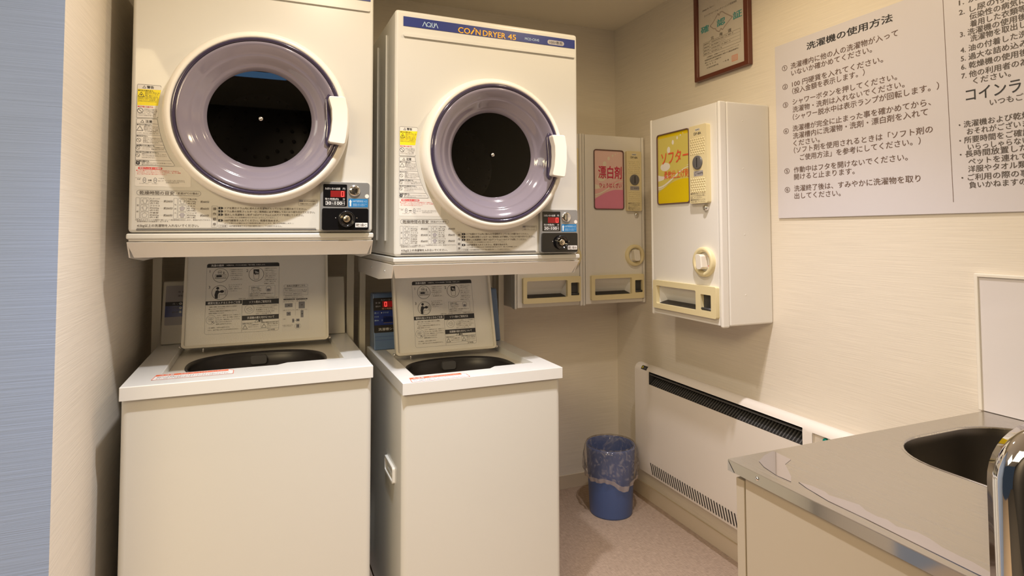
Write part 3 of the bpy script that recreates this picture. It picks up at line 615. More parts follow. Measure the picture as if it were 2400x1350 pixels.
def washer(name, loc, r, W, D, DB, H, rt, box_col, lid, op, label, depth_body):
    t = thing('washing_machine', label, 'washing machine', loc, r, 'top loading coin washing machines')
    for x in (.05, W - .05):
        for y in (.06, depth_body - .06): MB().lathe([(.0001, 0), (.022, 0), (.022, .0195)], (x, y, 0), 'dark_grey', axis='z', n=16).build('foot', t)
    # top cover: rim with a recessed well and an opening
    wx0, wx1, wy0, wy1, ox, oy, orx, ory = op
    well = [(wx0, wy0), (wx0 + (wx1 - wx0) * .60, wy0), (wx0 + (wx1 - wx0) * .66, wy0 + .022), (wx1, wy0 + .022), (wx1, wy1), (wx0, wy1)]
    oph = circ(op[4], op[5], op[6], 56, op[7], e=2.5)
    b = MB(); b.slab(rrect(.0015, .013, W - .0015, depth_body, .016, 6), [circ(op[4], op[5], op[6] * 1.02, 56, op[7] * 1.02, e=2.5)], .02, H - rt - .0015, 'cream', axis='z')
    b.build('body', t, .003, 2)
    c = MB(); c.slab(rect(0, 0, W, depth_body - .002), [well], H - rt, H, 'white_rim', axis='z', cap0=False)
    oph = circ(ox, oy, orx, 56, ory, e=2.5)
    c.slab(rect(wx0 - .001, wy0 - .001, wx1 + .001, wy1 + .001), [oph], H - .026, H - .021, 'cream_light', axis='z')
    c.build('top_cover', t, .007, 3)
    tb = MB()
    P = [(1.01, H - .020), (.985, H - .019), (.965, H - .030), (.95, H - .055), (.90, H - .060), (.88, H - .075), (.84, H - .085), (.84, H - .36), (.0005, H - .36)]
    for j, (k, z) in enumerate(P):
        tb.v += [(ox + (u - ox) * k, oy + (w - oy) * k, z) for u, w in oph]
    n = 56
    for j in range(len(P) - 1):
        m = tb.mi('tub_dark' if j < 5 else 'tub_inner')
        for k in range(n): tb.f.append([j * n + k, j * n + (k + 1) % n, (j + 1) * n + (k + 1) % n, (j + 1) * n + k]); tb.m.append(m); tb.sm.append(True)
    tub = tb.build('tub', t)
    MB().slab(rrect(ox - .024, H - .058, ox + .024, H - .030, .008), [], oy + ory * .86, oy + ory * .97, 'coin_grey').build('water_inlet', tub, .004)
    # caution sticker on the front of the rim
    p = Print(lambda x, z, off: (x, z, H + off))
    x0, y0, x1, y1 = lid['stk']
    p.poly([(x0, y0), (x1, y0), (x1, y1 - .018), (x1 - .012, y1), (x0 + .004, y1)], 'paper', 0)
    q = [(x0, y0), (x1, y0), (x1, y1 - .018), (x1 - .012, y1), (x0 + .004, y1), (x0, y0)]; p.line(q, .0016, 'orange_red', 2)
    p.rect(x0 + .004, y1 - .018, x1 - .013, y1 - .001, 'orange_red', 1); p.text('⚠注意', x0 + .012, x0 + .045, y1 - .009, .011, 'paper', 2, .02); p.text('衣類をつめこみすぎないでください', x0 + .060, x1 - .022, y1 - .009, .009, 'paper', 2)
    p.text('運転中は洗濯槽が完全に止まるまで中に手を入れないでください。', x0 + .008, x1 - .010, y0 + .026, .008, 'ink_soft', 2); p.text('ゆるい回転でも洗濯物が手に巻きつきけがをする恐れがあります。', x0 + .008, x1 - .010, y0 + .012, .008, 'ink_soft', 2)
    p.build('caution_sticker', t, 'white sticker edged in orange red')
    # control box
    bh, lean = DB['h'], DB['lean']
    y0 = DB['y']
    bx = MB(); bx.slab([(y0, H + .0005), (y0 + lean, H + bh), (depth_body - .005, H + bh), (depth_body - .004, H + .0005)], [], DB['x0'], DB['x1'], box_col, axis='x')
    bx = bx.build('control_box', t, .005, 3)
    an = math.atan2(lean, bh)
    fr = lambda x, z, off: (x, y0 + z * math.sin(an) - off * math.cos(an), H + z * math.cos(an) + off * math.sin(an))
    p = Print(fr)
    DB['art'](p); p.build('control_face', bx)
    # lid
    lx, ly, lw, lh, la = lid['x'], lid['y'], lid['w'], lid['h'], lid['a']
    lo = link('lid', None, t); lo.location = (lx, ly, lid['z']); lo.rotation_euler = (-la, 0, 0)
    m = MB(); m.slab(rrect(0, 0, lw, lh, .012), [], .004, .016, 'lid_inner'); m.slab(rrect(0, 0, lw, lh, .012), [rrect(.008, .008, lw - .008, lh - .008, .006)], -.008, .005, 'cream_flat')
    m.build('lid_shell', lo, .002)
    for x in (-.004, lw + .004): MB().lathe([(.0001, -.004), (.0045, -.004), (.0045, .004), (.0001, .004)], (x, .004, .006), 'steel_bright', axis='x', n=12).build('hinge', lo)
    MB().tube([(lw * .14, .000, -.014), (lw * .14, .002, .004)], .003, 'silver', 8).build('switch_pin', lo)
    p = Print(lambda x, z, off: (x + lid['dx'], .004 - off, z + lid['dz'])); lid_art(p, True); p.build('instruction_label', lo, 'printed washing instructions')
    if lid.get('blanket'):
        p = Print(lambda x, z, off: (x, .004 - off, z))
        p.rect(.2985, .0355, .3860, .1955, 'sticker', 0); p.frame(.3040, .1850, .3825, .1945, .0006, 'ink_grey', 1, .0046); p.text('毛布の洗濯のしかた', .3130, .3740, .1897, .0062, 'ink', 2, .015)
        p.frame(.3030, .1570, .3822, .1825, .0005, 'ink_grey', 1); p.text('洗える毛布', .3055, .3290, .1800, .0042, 'ink', 2)
        for i, s in enumerate(('・洗濯・洗濯表示のついたものは', 'ポリエステルかアクリルなどの', 'もので大判（重量2kg以下）', '・電気毛布など洗えないもの。', '①縦長半分に洗濯物を取り入れます。', '②毛布をゆっくり洗濯物の上に入れます。')): p.text(s, .3050, .3640 if i < 4 else .3700, .1745 - i * .0062, .0035, 'ink_soft', 2)
        p.line([(.3640, .1770), (.3670, .1680), (.3760, .1680), (.3790, .1770)], .0007, 'ink', 1); p.ring(.3715, .1730, .0030, .0006, 'ink', 1)
        p.rect(.3032, .1410, .3389, .1460, 'ink', 1); p.text('シングルサイズの場合', .3050, .3370, .1435, .0034, 'paper', 2); p.rect(.3443, .1407, .3803, .1455, 'ink', 1); p.text('ダブルサイズの場合', .3465, .3780, .1431, .0034, 'paper', 2)
        for s, x0_, x1_, z in (('1.縦に四つ折りにする', .3010, .3350, .1360), ('1.横に四つ折りにする', .3440, .3780, .1370), ('2.横に四つ折りにする', .3010, .3380, .1065), ('2.横に二つ折りにする', .3420, .3790, .1065), ('3.巻く', .3015, .3110, .0770), ('3.水面上へ出ないように', .3000, .3330, .0560), ('入れてください。', .3030, .3290, .0520)): p.text(s, x0_, x1_, z, .0036, 'ink_soft', 2)
        p.line([(.3415, .1310), (.3410, .0870)], .0005, 'ink_grey', 1)
        for a in ((.3071, .1166, .3321, .1298), (.3519, .1107, .3720, .1340), (.3129, .0880, .3262, .1007), (.3585, .0800, .3674, .1042), (.3310, .0639, .3376, .0768), (.3440, .0670, .3545, .0760), (.3440, .0450, .3540, .0580)): p.rect(*a, 'ink_grey', 1, .001); p.rect((a[0] + a[2]) / 2 - .002, (a[1] + a[3]) / 2 - .001, (a[0] + a[2]) / 2 + .003, (a[1] + a[3]) / 2 + .001, 'ink', 2)
        p.line([(.3390, .0705), (.3430, .0705)], .0010, 'ink', 1); p.ring(.3490, .0510, .0100, .0006, 'ink_grey', 1)
        p.build('blanket_label', lo, 'white blanket washing sticker')
    return t

def artA(p):
    x0 = .0150
    p.rect(x0, .0640, .26, .1970, 'label_grey', 0, .004)
    p.rect(x0, .1285, .26, .1420, 'ink', 1); p.rect(x0, .0915, .26, .1285, 'panel_blue', 1)
    p.text('金 額', .0510, .0760, .1755, .0062, 'ink', 2); p.text('運転中', .0510, .0740, .1620, .0062, 'ink', 2)
    p.text('洗 い', .0360, .0560, .1352, .0070, 'label_grey', 2); p.text('すすぎ', .0370, .0560, .1210, .0060, 'ink', 2); p.text('脱水', .0360, .0560, .1070, .0060, 'ink', 2)
    for z in (.1352, .1210, .1070): p.ring(.0605, z, .0044, .0016, 'pale_blue', 2); p.disc(.0605, z, .0028, 'red_lamp', 2)
    p.poly([(.067, .1330), (.067, .1374), (.0715, .1352)], 'pale_blue', 2)
    for z in (.0500, .0370): p.line([(.0180, z), (.26, z)], .0008, 'cream_flat', 1)
def artB(p):
    p.rect(.0110, .0620, .28, .1880, 'black_brown', 0, .004)
    p.rect(.0130, .0890, .28, .1420, 'panel_blue', 1)
    p.text('ただいまの金額', .0400, .1000, .1800, .0065, 'label_grey', 2); p.text('金 額', .0190, .0370, .1700, .0060, 'label_grey', 2); p.text('運転中', .0190, .0370, .1570, .0060, 'label_grey', 2)
    p.rect(.0450, .1530, .0900, .1750, 'led_off', 1); p.frame(.0520, .1555, .0610, .1725, .0020, 'led_on', 2); p.text('残り時間(約)', .0420, .0900, .1480, .0062, 'seal', 2)
    p.text('洗 い', .0140, .0310, .1335, .0060, 'sky_pale', 2); p.poly([(.0385, .1310), (.0385, .1360), (.0435, .1335)], 'ink_white', 2); p.text('すすぎ', .0460, .0660, .1335, .0060, 'sky_pale', 2)
    p.text('すすぎ', .0140, .0300, .1195, .0055, 'sky_pale', 2); p.text('脱水', .0140, .0300, .1065, .0055, 'sky_pale', 2); p.text('ス', .0385, .0435, .1065, .0055, 'sky_pale', 2)
    p.rect(.0460, .0950, .0800, .1200, 'tan', 1, .003)
    p.text('洗濯槽シャワー', .0270, .1150, .0740, .0100, 'sticker', 2)
    for z in (.0480, .0360): p.line([(.014, z), (.26, z)], .0008, 'panel_blue', 1)

washer('large', (-1.91204, -.81608, 0), .0051, .6047, .575, dict(y=.577, h=.207, lean=.048, x0=.006, x1=.600, art=artA), .8198, .0332, 'cream_flat',
       dict(x=.080, y=.4605, z=.8230, w=.449, h=.345, a=.239, dx=0, dz=0, blanket=True, stk=(.060, .050, .247, .108)),
       (.074, .541, .117, .575, .308, .292, .196, .165), 'larger cream washing machine with plain cream control box behind its open lid', .640)
washer('small', (-1.22961, -.83566, 0), .0115, .5053, .511, dict(y=.502, h=.200, lean=.045, x0=.010, x1=.498, art=artB), .7667, .0330, 'machine_blue',
       dict(x=.058, y=.3635, z=.7690, w=.366, h=.345, a=.273, dx=.0065, dz=-.0175, stk=(.028, .003, .200, .055)),
       (.052, .450, .078, .500, .246, .224, .178, .156), 'narrower cream washing machine with blue control box behind its open lid', .600)
wb = [o for o in bpy.data.objects if o.name.startswith('washing_machine') and 'blue' in o['label']][0]
hd = MB(); hd.slab(rrect(.105, .450, .225, .497, .006), [rrect(.111, .456, .219, .491, .004)], -.0060, .002, 'sticker', axis='x'); hd.box(.0016, .003, .106, .224, .451, .496, 'ink_grey')
hd.build('side_handle', wb)

# ------------------------------------------------------------------ detergent dispensers on the walls
def dispenser(loc, rotz, W, D, win, stripx, knob, tray, tray_win, coin_win, art, label, price, group='coin dispensers for laundry products'):
    H = .742
    t = thing('coin_dispenser', label, 'dispenser', loc, rotz, group)
    MB().box(0, W, .030, D, 0, H, 'vend_white').build('cabinet', t, .006, 3)
    for x, e in ((0, .0105), (W - .014, W)): MB().box(x, e, 0, .0302, -.004, H, 'vend_white').build('corner_post', t, .006, 4)
    MB().slab(rect(.0125, .002, W - .0165, H - .003), [rect(tray_win[0], tray_win[1], tray_win[2], tray_win[3]), rect(*coin_win)], .002, .029, 'vend_white').build('door', t, .0015)
    # poster window
    x0, z0, x1, z1 = win
    w = MB(); w.slab(rrect(x0 - .004, z0 - .004, x1 + .004, z1 + .004, .012), [rrect(x0, z0, x1, z1, .009)], -.003, .002, 'gasket'); w = w.build('window', t, .001)
    p = Print(lambda x, z, off: (x, .0018 - off, z)); art(p, x0, z0, x1, z1); p.build('poster', w)
    # coin strip
    sx0, sx1 = stripx; c = MB(); c.slab(rrect(sx0, .4065, sx1, .674, .006), [], -.014, .002, 'vend_cream'); c = c.build('coin_strip', t, .003, 3)
    d = MB(); cx = (sx0 + sx1) / 2; px = (sx1 - sx0 - .026) / 6
    for zz, nr in ((.628, 7), (.490, 6)):
        for j in range(nr):
            for i in range(7):
                d.lathe([(.0032, -.014), (.0022, -.0160), (.0001, -.0166)], (sx0 + .010 + i * px + (j % 2) * px * .4, 0, zz - j * .0085), 'vend_cream', n=6)
    d.build('dimples', c)
    s = MB(); s.lathe([(.0235, -.013), (.0235, -.0185), (.021, -.0195), (.0001, -.0180)], (cx, 0, .5455), 'coin_grey', n=40); s.box(cx - .0015, cx + .0015, -.0200, -.018, .529, .562, 'black_matt'); s.box(cx - .008, cx + .008, -.0192, -.0178, .527, .564, 'coin_grey')
    s.build('coin_slot', c)
    p = Print(lambda x, z, off: (x, -.014 - off, z))
    p.rect(cx - .012, .6545, cx + .012, .6625, 'vend_white', 0, .002); p.text('NAKS', cx - .010, cx + .010, .6585, .0050, 'ink', 2, .02, latin=True)
    p.text('DF-8A', cx - .018, cx + .018, .6455, .0090, 'ink', 2, .01, latin=True)
    p.rect(cx - .022, .499, cx + .025, .517, 'label_grey', 0); p.ring(cx - .013, .508, .0055, .0012, 'ink_soft', 1); p.text(price, cx - .003, cx + .024, .508, .0075, 'ink', 2, .01)
    for z, s_ in ((.441, '■硬貨を投入してから'), (.434, 'ハンドルを左右に回し'), (.427, '回してください'), (.420, '■硬貨返却はハンドル'), (.413, 'を右に回してください')): p.text(s_, sx0 + .006, sx1 - .010 - (.012 if z == .427 else 0), z - .001, .0052, 'ink_soft', 2)
    p.build('strip_print', c)
    k = MB(); k.lathe([(.010, .002), (.010, -.006), (.008, -.010), (.0001, -.011)], (sx1 - .022, 0, .390), 'steel_bright', n=20); k.build('lock', t)
    # turning knob
    kx, kz, kr = knob
    k = MB(); k.lathe([(kr, .002), (kr, -.010), (kr * .94, -.014), (kr * .74, -.014), (kr * .66, -.006), (kr * .64, .001)], (kx, 0, kz), 'vend_cream', n=48); k = k.build('knob_ring', t)
    m = MB(); m.lathe([(kr * .63, -.0005), (.0001, -.0008)], (kx, 0, kz), 'vend_white', n=36); m.build('dial', k)
    p = Print(lambda x, z, off: (x, -.0012 - off, z))
    ar = [(kx + kr * .52 * math.cos(a), kz + kr * .52 * math.sin(a)) for a in [.9 - i * .18 for i in range(9)]]
    p.line(ar, .0030, 'red', 1); e = ar[-1]; p.poly([(e[0] - .005, e[1] + .002), (e[0] + .004, e[1] + .003), (e[0] - .003, e[1] - .006)], 'red', 1)
    p.build('arrow', k)
    g = MB(); g.slab([(kx - .018, kz + .022), (kx - .012, kz + .026), (kx + .006, kz + .025), (kx + .012, kz + .020), (kx + .016, kz - .018), (kx + .010, kz - .024), (kx - .008, kz - .025), (kx - .014, kz - .020)], [], -.028, -.001, 'ivory'); g.build('grip', k, .005, 3)
    # delivery tray
    a0, b0, a1, b1 = tray
    q = MB(); q.slab(rrect(a0, b0, a1, b1, .006), [rrect(*tray_win, .005), rrect(*coin_win, .003)], -.013, .0025, 'vend_cream'); q = q.build('delivery_tray', t, .003, 3)
    x0, z0, x1, z1 = tray_win
    i_ = MB(); i_.add([(x0, .002, z1), (x1, .002, z1), (x1, .030, z1), (x0, .030, z1)], [(0, 1, 2, 3)], 'tray_white')
    i_.add([(x0, .004, z1), (x1, .004, z1), (x1 - .012, .0295, z0 + .012), (x0 + .012, .0295, z0 + .012)], [(0, 1, 2, 3)], 'tray_white')
    i_.add([(x0, .002, z0), (x0, .004, z1), (x0 + .012, .0295, z0 + .012), (x0 + .012, .0295, z0)], [(0, 1, 2, 3)], 'tray_white')
    i_.add([(x1, .002, z0), (x1, .004, z1), (x1 - .012, .0295, z0 + .012), (x1 - .012, .0295, z0)], [(0, 1, 2, 3)], 'tray_white')
    i_.add([(x0 + .001, .0, z0 + .001), (x1 - .001, .0, z0 + .001), (x1 - .010, .0294, z0 + .012), (x0 + .010, .0294, z0 + .012)], [(0, 1, 2, 3)], 'black_brown')
    i_.build('tray_chute', q, normals=False)
    x0, z0, x1, z1 = coin_win
    i_ = MB(); i_.add([(x0, .001, z0), (x1, .001, z0), (x1, .001, z1), (x0, .001, z1)], [(0, 1, 2, 3)], 'dark_grey')
    i_.tube([(x0 + .001, -.008, z0 + .005), (x1 - .001, -.008, z0 + .005)], .0045, 'dark_grey', 10)
    i_.build('coin_return', q)
    for z in (.10, .30, .52, .68): MB().lathe([(.0025, 0), (.0015, .001), (.0001, .0012)], (W, D * .45, z), 'vend_white', axis='x', n=8).build('side_screw', t)
    return t

def waves(p, x0, z0, x1, z1, bg, hill, wave, mid):
    w, h = x1 - x0, z1 - z0; G = lambda u, v: (x0 + u * w, z0 + v * h)
    p.rect(x0, z0, x1, z1, bg, 0)
    for u, v, r in ((.36, .765, .058), (.50, .865, .040), (.64, .915, .026), (.74, .945, .017), (.82, .965, .011)):
        p.poly(circ(*G(u, v), r * h * .62, 24, r * h * .85), wave, 1)
    p.poly(circ(*G(.24, .53), .16 * w, 24, .06 * h), wave, 1)
    def band(f0, f1, m, lay): p.poly([G(k / 14, f0(k / 14)) for k in range(15)] + [G(k / 14, f1(k / 14)) for k in range(14, -1, -1)], m, lay)
    S = lambda u: u * u * (3 - 2 * u)
    band(lambda u: .20 + .28 * S(u), lambda u: .42 - .10 * math.sin(u * 3.0) * (1 - u) + .10 * u, wave, 2)
    band(lambda u: .25 + .24 * S(u), lambda u: .33 + .18 * S(u), mid, 3)
    band(lambda u: .215 + .22 * S(u), lambda u: .225 + .235 * S(u), mid, 3)
    band(lambda u: 0., lambda u: .16 + .17 * math.sin(min(u * 1.9, 1.72)), hill, 4)
def art_pink(p, x0, z0, x1, z1):
    waves(p, x0, z0, x1, z1, 'pink_pale', 'pink_deep', 'cream_wave', 'pink_mid'); w = x1 - x0; h = z1 - z0
    p.text('漂白剤', x0 + w * .14, x0 + w * .95, z0 + h * .625, h * .215, 'pink_ink', 6, .022); p.text('ひょうはくざい', x0 + w * .17, x0 + w * .94, z0 + h * .400, h * .085, 'pink_ink', 6, .018)
def art_yellow(p, x0, z0, x1, z1):
    waves(p, x0, z0, x1, z1, 'yel_pale', 'yel_deep', 'white_wave', 'yel_pale'); w = x1 - x0; h = z1 - z0
    p.rect(x0, z1 - .012, x1, z1, 'yel_deep', 1); p.text('ソフター', x0 + w * .12, x0 + w * .995, z0 + h * .655, h * .19, 'soft_ink', 6, .020); p.text('柔軟仕上げ剤', x0 + w * .20, x0 + w * .985, z0 + h * .405, h * .115, 'soft_ink', 6, .014)
def art_plain(p, x0, z0, x1, z1): waves(p, x0, z0, x1, z1, 'pale_blue', 'sky_blue', 'white_wave', 'sky_pale')

V2 = dict(win=(.0590, .4155, .2050, .6720), stripx=(.2160, .2930), knob=(.2590, .2090, .0475), tray=(.0330, .0190, .3010, .1255), tray_win=(.0500, .0400, .2370, .1110), coin_win=(.2540, .0450, .2930, .0990))
dispenser((-.00598 - .32024 * 2, -.25284, .8765), 0, .3190, .2523, label='white coin dispenser on the back wall mostly hidden behind the narrower washer\'s dryer', price='50円', art=art_plain, **V2)
dispenser((-.00598 - .32024, -.25284, .8765), 0, .3190, .2523, label='white coin dispenser with pink bleach poster on the back wall', price='30円', art=art_pink, **V2)
V3 = dict(win=(.0505, .4150, .2310, .6720), stripx=(.2500, .3400), knob=(.3060, .2080, .0500), tray=(.0270, .0240, .3700, .1280), tray_win=(.0480, .0420, .2705, .1085), coin_win=(.2960, .0460, .3460, .0990))
dispenser((-.21646, -.97690 + .38752, .8804), -PI / 2, .3870, .2160, label='white coin dispenser with yellow softener poster on the right wall', price='50円', art=art_yellow, **V3)

# ------------------------------------------------------------------ instruction board on the right wall
bo = thing('instruction_board', 'large white board of black Japanese laundry instructions on the right wall', 'sign', (-.0005, -1.01190, 1.81305), -PI / 2)
MB().box(0, 1.18, -.006, 0, -.579, 0, 'board_white').build('board', bo, .0008)
p = Print(lambda x, z, off: (x, -.006 - off, z))
T = lambda s, x0, x1, z, h=.0195, m='ink_brown', b=.008: p.text(s, x0, x1, z, h, m, 2, b)
p.text('洗濯機の使用方法', .1289, .4105, -.0355, .0230, 'ink', 2, .020)
for n_, z in (('①', -.0815), ('②', -.1442), ('③', -.2048), ('④', -.2920), ('⑤', -.4240), ('⑥', -.4858)): T(n_, .0300, .0508, z, .0200)
for s, x0, x1, z in (('洗濯槽内に他の人の洗濯物が入って', .0652, .4245, -.0825), ('いないか確かめてください。', .0668, .3480, -.1060), ('100 円硬貨を入れてください。', .0690, .3800, -.1430), ('（投入金額を表示します。）', .0690, .3240, -.1660),
                     ('シャワーボタンを押してください。', .0695, .4180, -.2015), ('洗濯物・洗剤は入れないでください。', .0690, .4380, -.2265), ('（シャワー脱水中は表示ランプが回転します。）', .0690, .5265, -.2515),
                     ('洗濯槽が完全に止まった事を確かめてから、', .0673, .5050, -.2885), ('洗濯槽内に洗濯物・洗剤・漂白剤を入れて', .0680, .4965, -.3130), ('ください。', .0690, .1690, -.3370), ('（ソフト剤を使用されるときは「ソフト剤の', .0700, .5075, -.3600), ('ご使用方法」を参考にしてください。）', .0932, .4760, -.3855),
                     ('作動中はフタを開けないでください。', .0680, .4405, -.4240), ('開けると止まります。', .0685, .2840, -.4465), ('洗濯終了後は、すみやかに洗濯物を取り', .0680, .4725, -.4840), ('出してください。', .0685, .2365, -.5080)): T(s, x0, x1, z)
p.line([(.5420, .0), (.5515, -.5507)], .0012, 'ink_brown', 1)
for s, x0, x1, z in (('1. 洗濯', .5800, .6480, -.0570), ('2. し尿の付着し', .5795, .7180, -.0815), ('伝染性の病気に', .6028, .7200, -.1000), ('着用した衣類等', .6035, .7200, -.1185), ('3. 洗濯機の使用後', .5800, .7200, -.1370), ('洗濯物を取出し', .6030, .7180, -.1545), ('4. 油の付着した洗', .5800, .7200, -.1765), ('5. 過大な詰め込み', .5800, .7200, -.1975), ('6. 乾燥機の使用後', .5800, .7200, -.2185), ('7. 他の利用者の為', .5800, .7200, -.2405), ('ください。', .6055, .6850, -.2590),
                     ('いつもご', .6400, .7080, -.3185), ('・洗濯機および乾燥', .5700, .7200, -.3610), ('おそれがございま', .5880, .7160, -.3800), ('・所要時間をご確認', .5700, .7200, -.4000), ('いらっしゃらない', .5890, .7160, -.4180), ('・長時間放置した', .5700, .7120, -.4345), ('ペットを連れて', .5890, .7100, -.4535), ('洋服やタオル類', .5880, .7090, -.4720), ('・ご利用の際の事', .5720, .7130, -.4920), ('負いかねますの', .5890, .7080, -.5110)): T(s, x0, x1, z, .0160, 'ink_soft', .012)
p.text('コインラ', .5885, .7040, -.2905, .0330, 'ink', 2, .010)
p.build('lettering', bo)

# ------------------------------------------------------------------ certificate
ce = thing('framed_certificate', 'framed certificate in a dark red wooden frame high on the right wall', 'certificate', (-.0004, -.6180, 1.7825), -PI / 2)
CW, CH = .2900, .4080
MB().slab(rect(0, 0, CW, CH), [rect(.0175, .0165, CW - .0235, CH - .0165)], -.020, 0, 'wood').build('frame', ce, .003, 3)
MB().box(.012, CW - .018, -.008, -.004, .012, CH - .012, 'paper').build('backing', ce)
p = Print(lambda x, z, off: (x, -.008 - off, z))
p.rect(.0160, .0150, CW - .0220, CH - .0150, 'certpaper', 0)
for ch, x0, x1, z in (('確', .0310, .0755, .2000), ('認', .1210, .1640, .2000), ('証', .2060, .2500, .2000)): p.text(ch, x0, x1, z, .0270, 'teal', 3, .03)
mp_ = [(.083, .203), (.100, .212), (.122, .232), (.128, .238), (.133, .228), (.140, .239), (.150, .238), (.165, .226), (.185, .212), (.203, .200), (.180, .188), (.160, .176), (.150, .168), (.142, .176), (.133, .166), (.118, .174), (.112, .184), (.100, .188), (.083, .203)]
p.line(mp_, .0042, 'map_grey', 1)
for ch, x in (('北', .085), ('海', .132), ('道', .178)): p.text(ch, x, x + .0180, .1540, .0130, 'ink_soft', 2, .01)
p.frame(.0420, .0960, .2410, .1460, .0008, 'ink_soft', 1); p.line([(.0800, .096), (.0800, .146)], .0006, 'ink_soft', 1)
for i in range(3): p.line([(.042, .1085 + i * .0125), (.241, .1085 + i * .0125)], .0006, 'ink_soft', 1)
for i, (a, b_) in enumerate((('営業施設所在地', '北海道中央区南三条西二丁目一番地一号'), ('営業施設名称', '南三条施設ランドリー'), ('営業者の住所', '中央区南三条西二丁目一番地の一号'), ('営業者の氏名', '株式会社三丁目'))): p.text(a, .0460, .0760, .1395 - i * .0125, .0050, 'ink_soft', 2); p.text(b_, .0880, (.205, .165, .190, .145)[i], .1395 - i * .0125, .0052, 'ink_soft', 2)
p.text('コインオペレーションクリーニング営業施設', .0500, .2260, .2520, .0075, 'ink_soft', 2); p.text('営業施設 第一号の十二', .0400, .1090, .2760, .0060, 'ink_soft', 2)
for z, x0, x1, s in ((.0860, .0600, .2330, '上記施設は、北海道コインオペレーションクリーニング'), (.0760, .0500, .2330, '営業施設衛生管理指導要綱に規定する構造設備基準に'), (.0660, .0500, .1400, '適合していることを確認する'), (.0560, .0560, .1100, '平成　年　月　日'), (.0440, .0600, .1300, '北海道保健所長'), (.0460, .1480, .2000, '一 所 長')): p.text(s, x0, x1, z, .0058, 'ink_soft', 2)
p.rect(.1950, .0330, .2260, .0560, 'seal', 1, .002)
for k in range(4): p.line([(.199 + k * .007, .036), (.199 + k * .007, .053)], .0014, 'certpaper', 2); p.line([(.198, .038 + k * .0045), (.223, .038 + k * .0045)], .0010, 'certpaper', 2)
p.build('certificate_sheet', ce)
MB().add([(.0170, -.012, .0160), (CW - .0230, -.012, .0160), (CW - .0230, -.012, CH - .0160), (.0170, -.012, CH - .0160)], [(0, 1, 2, 3)], 'clear_pane').build('glass', ce)

# ------------------------------------------------------------------ wall panel behind the sink
sp = thing('splash_panel', 'glossy white splash panel with raised border on the wall behind the sink', 'wall panel', (-.0004, -1.6045, .7635), -PI / 2)
MB().box(.0085, 1.0, -.004, 0, 0, .316, 'panel_white').build('sheet', sp)
MB().slab([(0, 0), (.0085, 0), (.0085, .3165), (1.0, .3165), (1.0, .325), (0, .325)], [], -.009, 0, 'ivory').build('border', sp, .002)

# ------------------------------------------------------------------ electric panel heater
HL = 1.07
he = thing('panel_heater', 'long white electric panel heater under the yellow softener dispenser', 'heater', (-.0004, -.280, 0), -PI / 2)
prof = [(0, .165), (-.072, .160), (-.090, .240), (-.090, .591)] + [(-.060 - .030 * math.cos(a), .591 + .030 * math.sin(a)) for a in (.3, .6, .9, 1.2, 1.57, 2.0, 2.5, 3.1)] + [(-.02, .580), (0, .575)]
gx0, gx1, gz0, gz1 = .105, .885, .5480, .6005
px0, px1, pz0, pz1 = .920, 1.045, .470, .5960
hb = MB()
def hx(x, pr): return [(x, y, z) for y, z in pr]
n = len(prof)
# shell built in lengthwise sections so that the air outlet and the switch recess are open
for xa, xb, cut in ((0, gx0, None), (gx0, gx1, (gz0, gz1)), (gx1, px0, None), (px0, px1, (pz0, pz1)), (px1, HL, None)):
    if not cut: pr = prof; segs = range(n)
    else:
        pr = [(0, .165), (-.072, .160), (-.090, .240), (-.090, cut[0]), (-.0895, cut[1])] + [q for q in prof[4:]]; segs = [k for k in range(len(pr)) if k != 3]
    hb.add(hx(xa, pr) + hx(xb, pr), [(k, (k + 1) % len(pr), len(pr) + (k + 1) % len(pr), len(pr) + k) for k in segs], 'heater_white')
hb.add(hx(0, prof), [tuple(range(n))], 'heater_white'); hb.add(hx(HL, prof), [tuple(range(n))], 'heater_white')
hb.build('casing', he, .004, 2)
g = MB()
g.add([(gx0, -.0895, gz0), (gx1, -.0895, gz0), (gx1, -.050, gz0 + .030), (gx0, -.050, gz0 + .030)], [(0, 1, 2, 3)], 'black_matt')
g.add([(gx0, -.050, gz0 + .02), (gx1, -.050, gz0 + .02), (gx1, -.050, gz1 + .01), (gx0, -.050, gz1 + .01)], [(0, 1, 2, 3)], 'black_matt')
for x in (gx0 + .0005, gx1 - .0005): g.add([(x, -.0895, gz0), (x, -.0895, gz1), (x, -.048, gz1), (x, -.048, gz0)], [(0, 1, 2, 3)], 'dark_grey')
ns = 58
for k in range(ns + 1):
    x = gx0 + .012 + (gx1 - gx0 - .024) * k / ns
    g.add([(x - .0022, -.0890, gz0 + .002), (x + .0022, -.0890, gz0 + .002), (x + .0022, -.054, gz0 + .0315), (x - .0022, -.054, gz0 + .0315), (x - .0022, -.0890, gz0 - .004), (x + .0022, -.0890, gz0 - .004), (x + .0022, -.054, gz0 + .026), (x - .0022, -.054, gz0 + .026)], [(0, 1, 2, 3), (0, 3, 7, 4), (1, 5, 6, 2), (0, 4, 5, 1)], 'grille_grey')
g.box(gx0, gx1, -.062, -.054, gz0 + .029, gz0 + .036, 'grille_grey'); g.box(gx0, gx1, -.086, -.080, gz0 + .0395, gz0 + .0425, 'grille_grey')
g.build('outlet_grille', he)
lg = MB()
u = Vector((0, -.018, .080)).normalized(); nrm = Vector((0, -.080, -.018)).normalized() * .0010
for k in range(58):
    x = .105 + k * .0147; a = Vector((x, -.072, .160)) + u * .011 + nrm; b_ = a + u * .053
    lg.add([tuple(q + Vector((dx, 0, 0))) for q, dx in ((a, -.0030), (a, .0030), (b_, .0030), (b_, -.0030))], [(0, 1, 2, 3)], 'black_matt')
lg.build('intake_slots', he, weld=False)
sw = MB(); sw.box(px0, px1, -.080, -.076, pz0, pz1 + .006, 'heater_white')
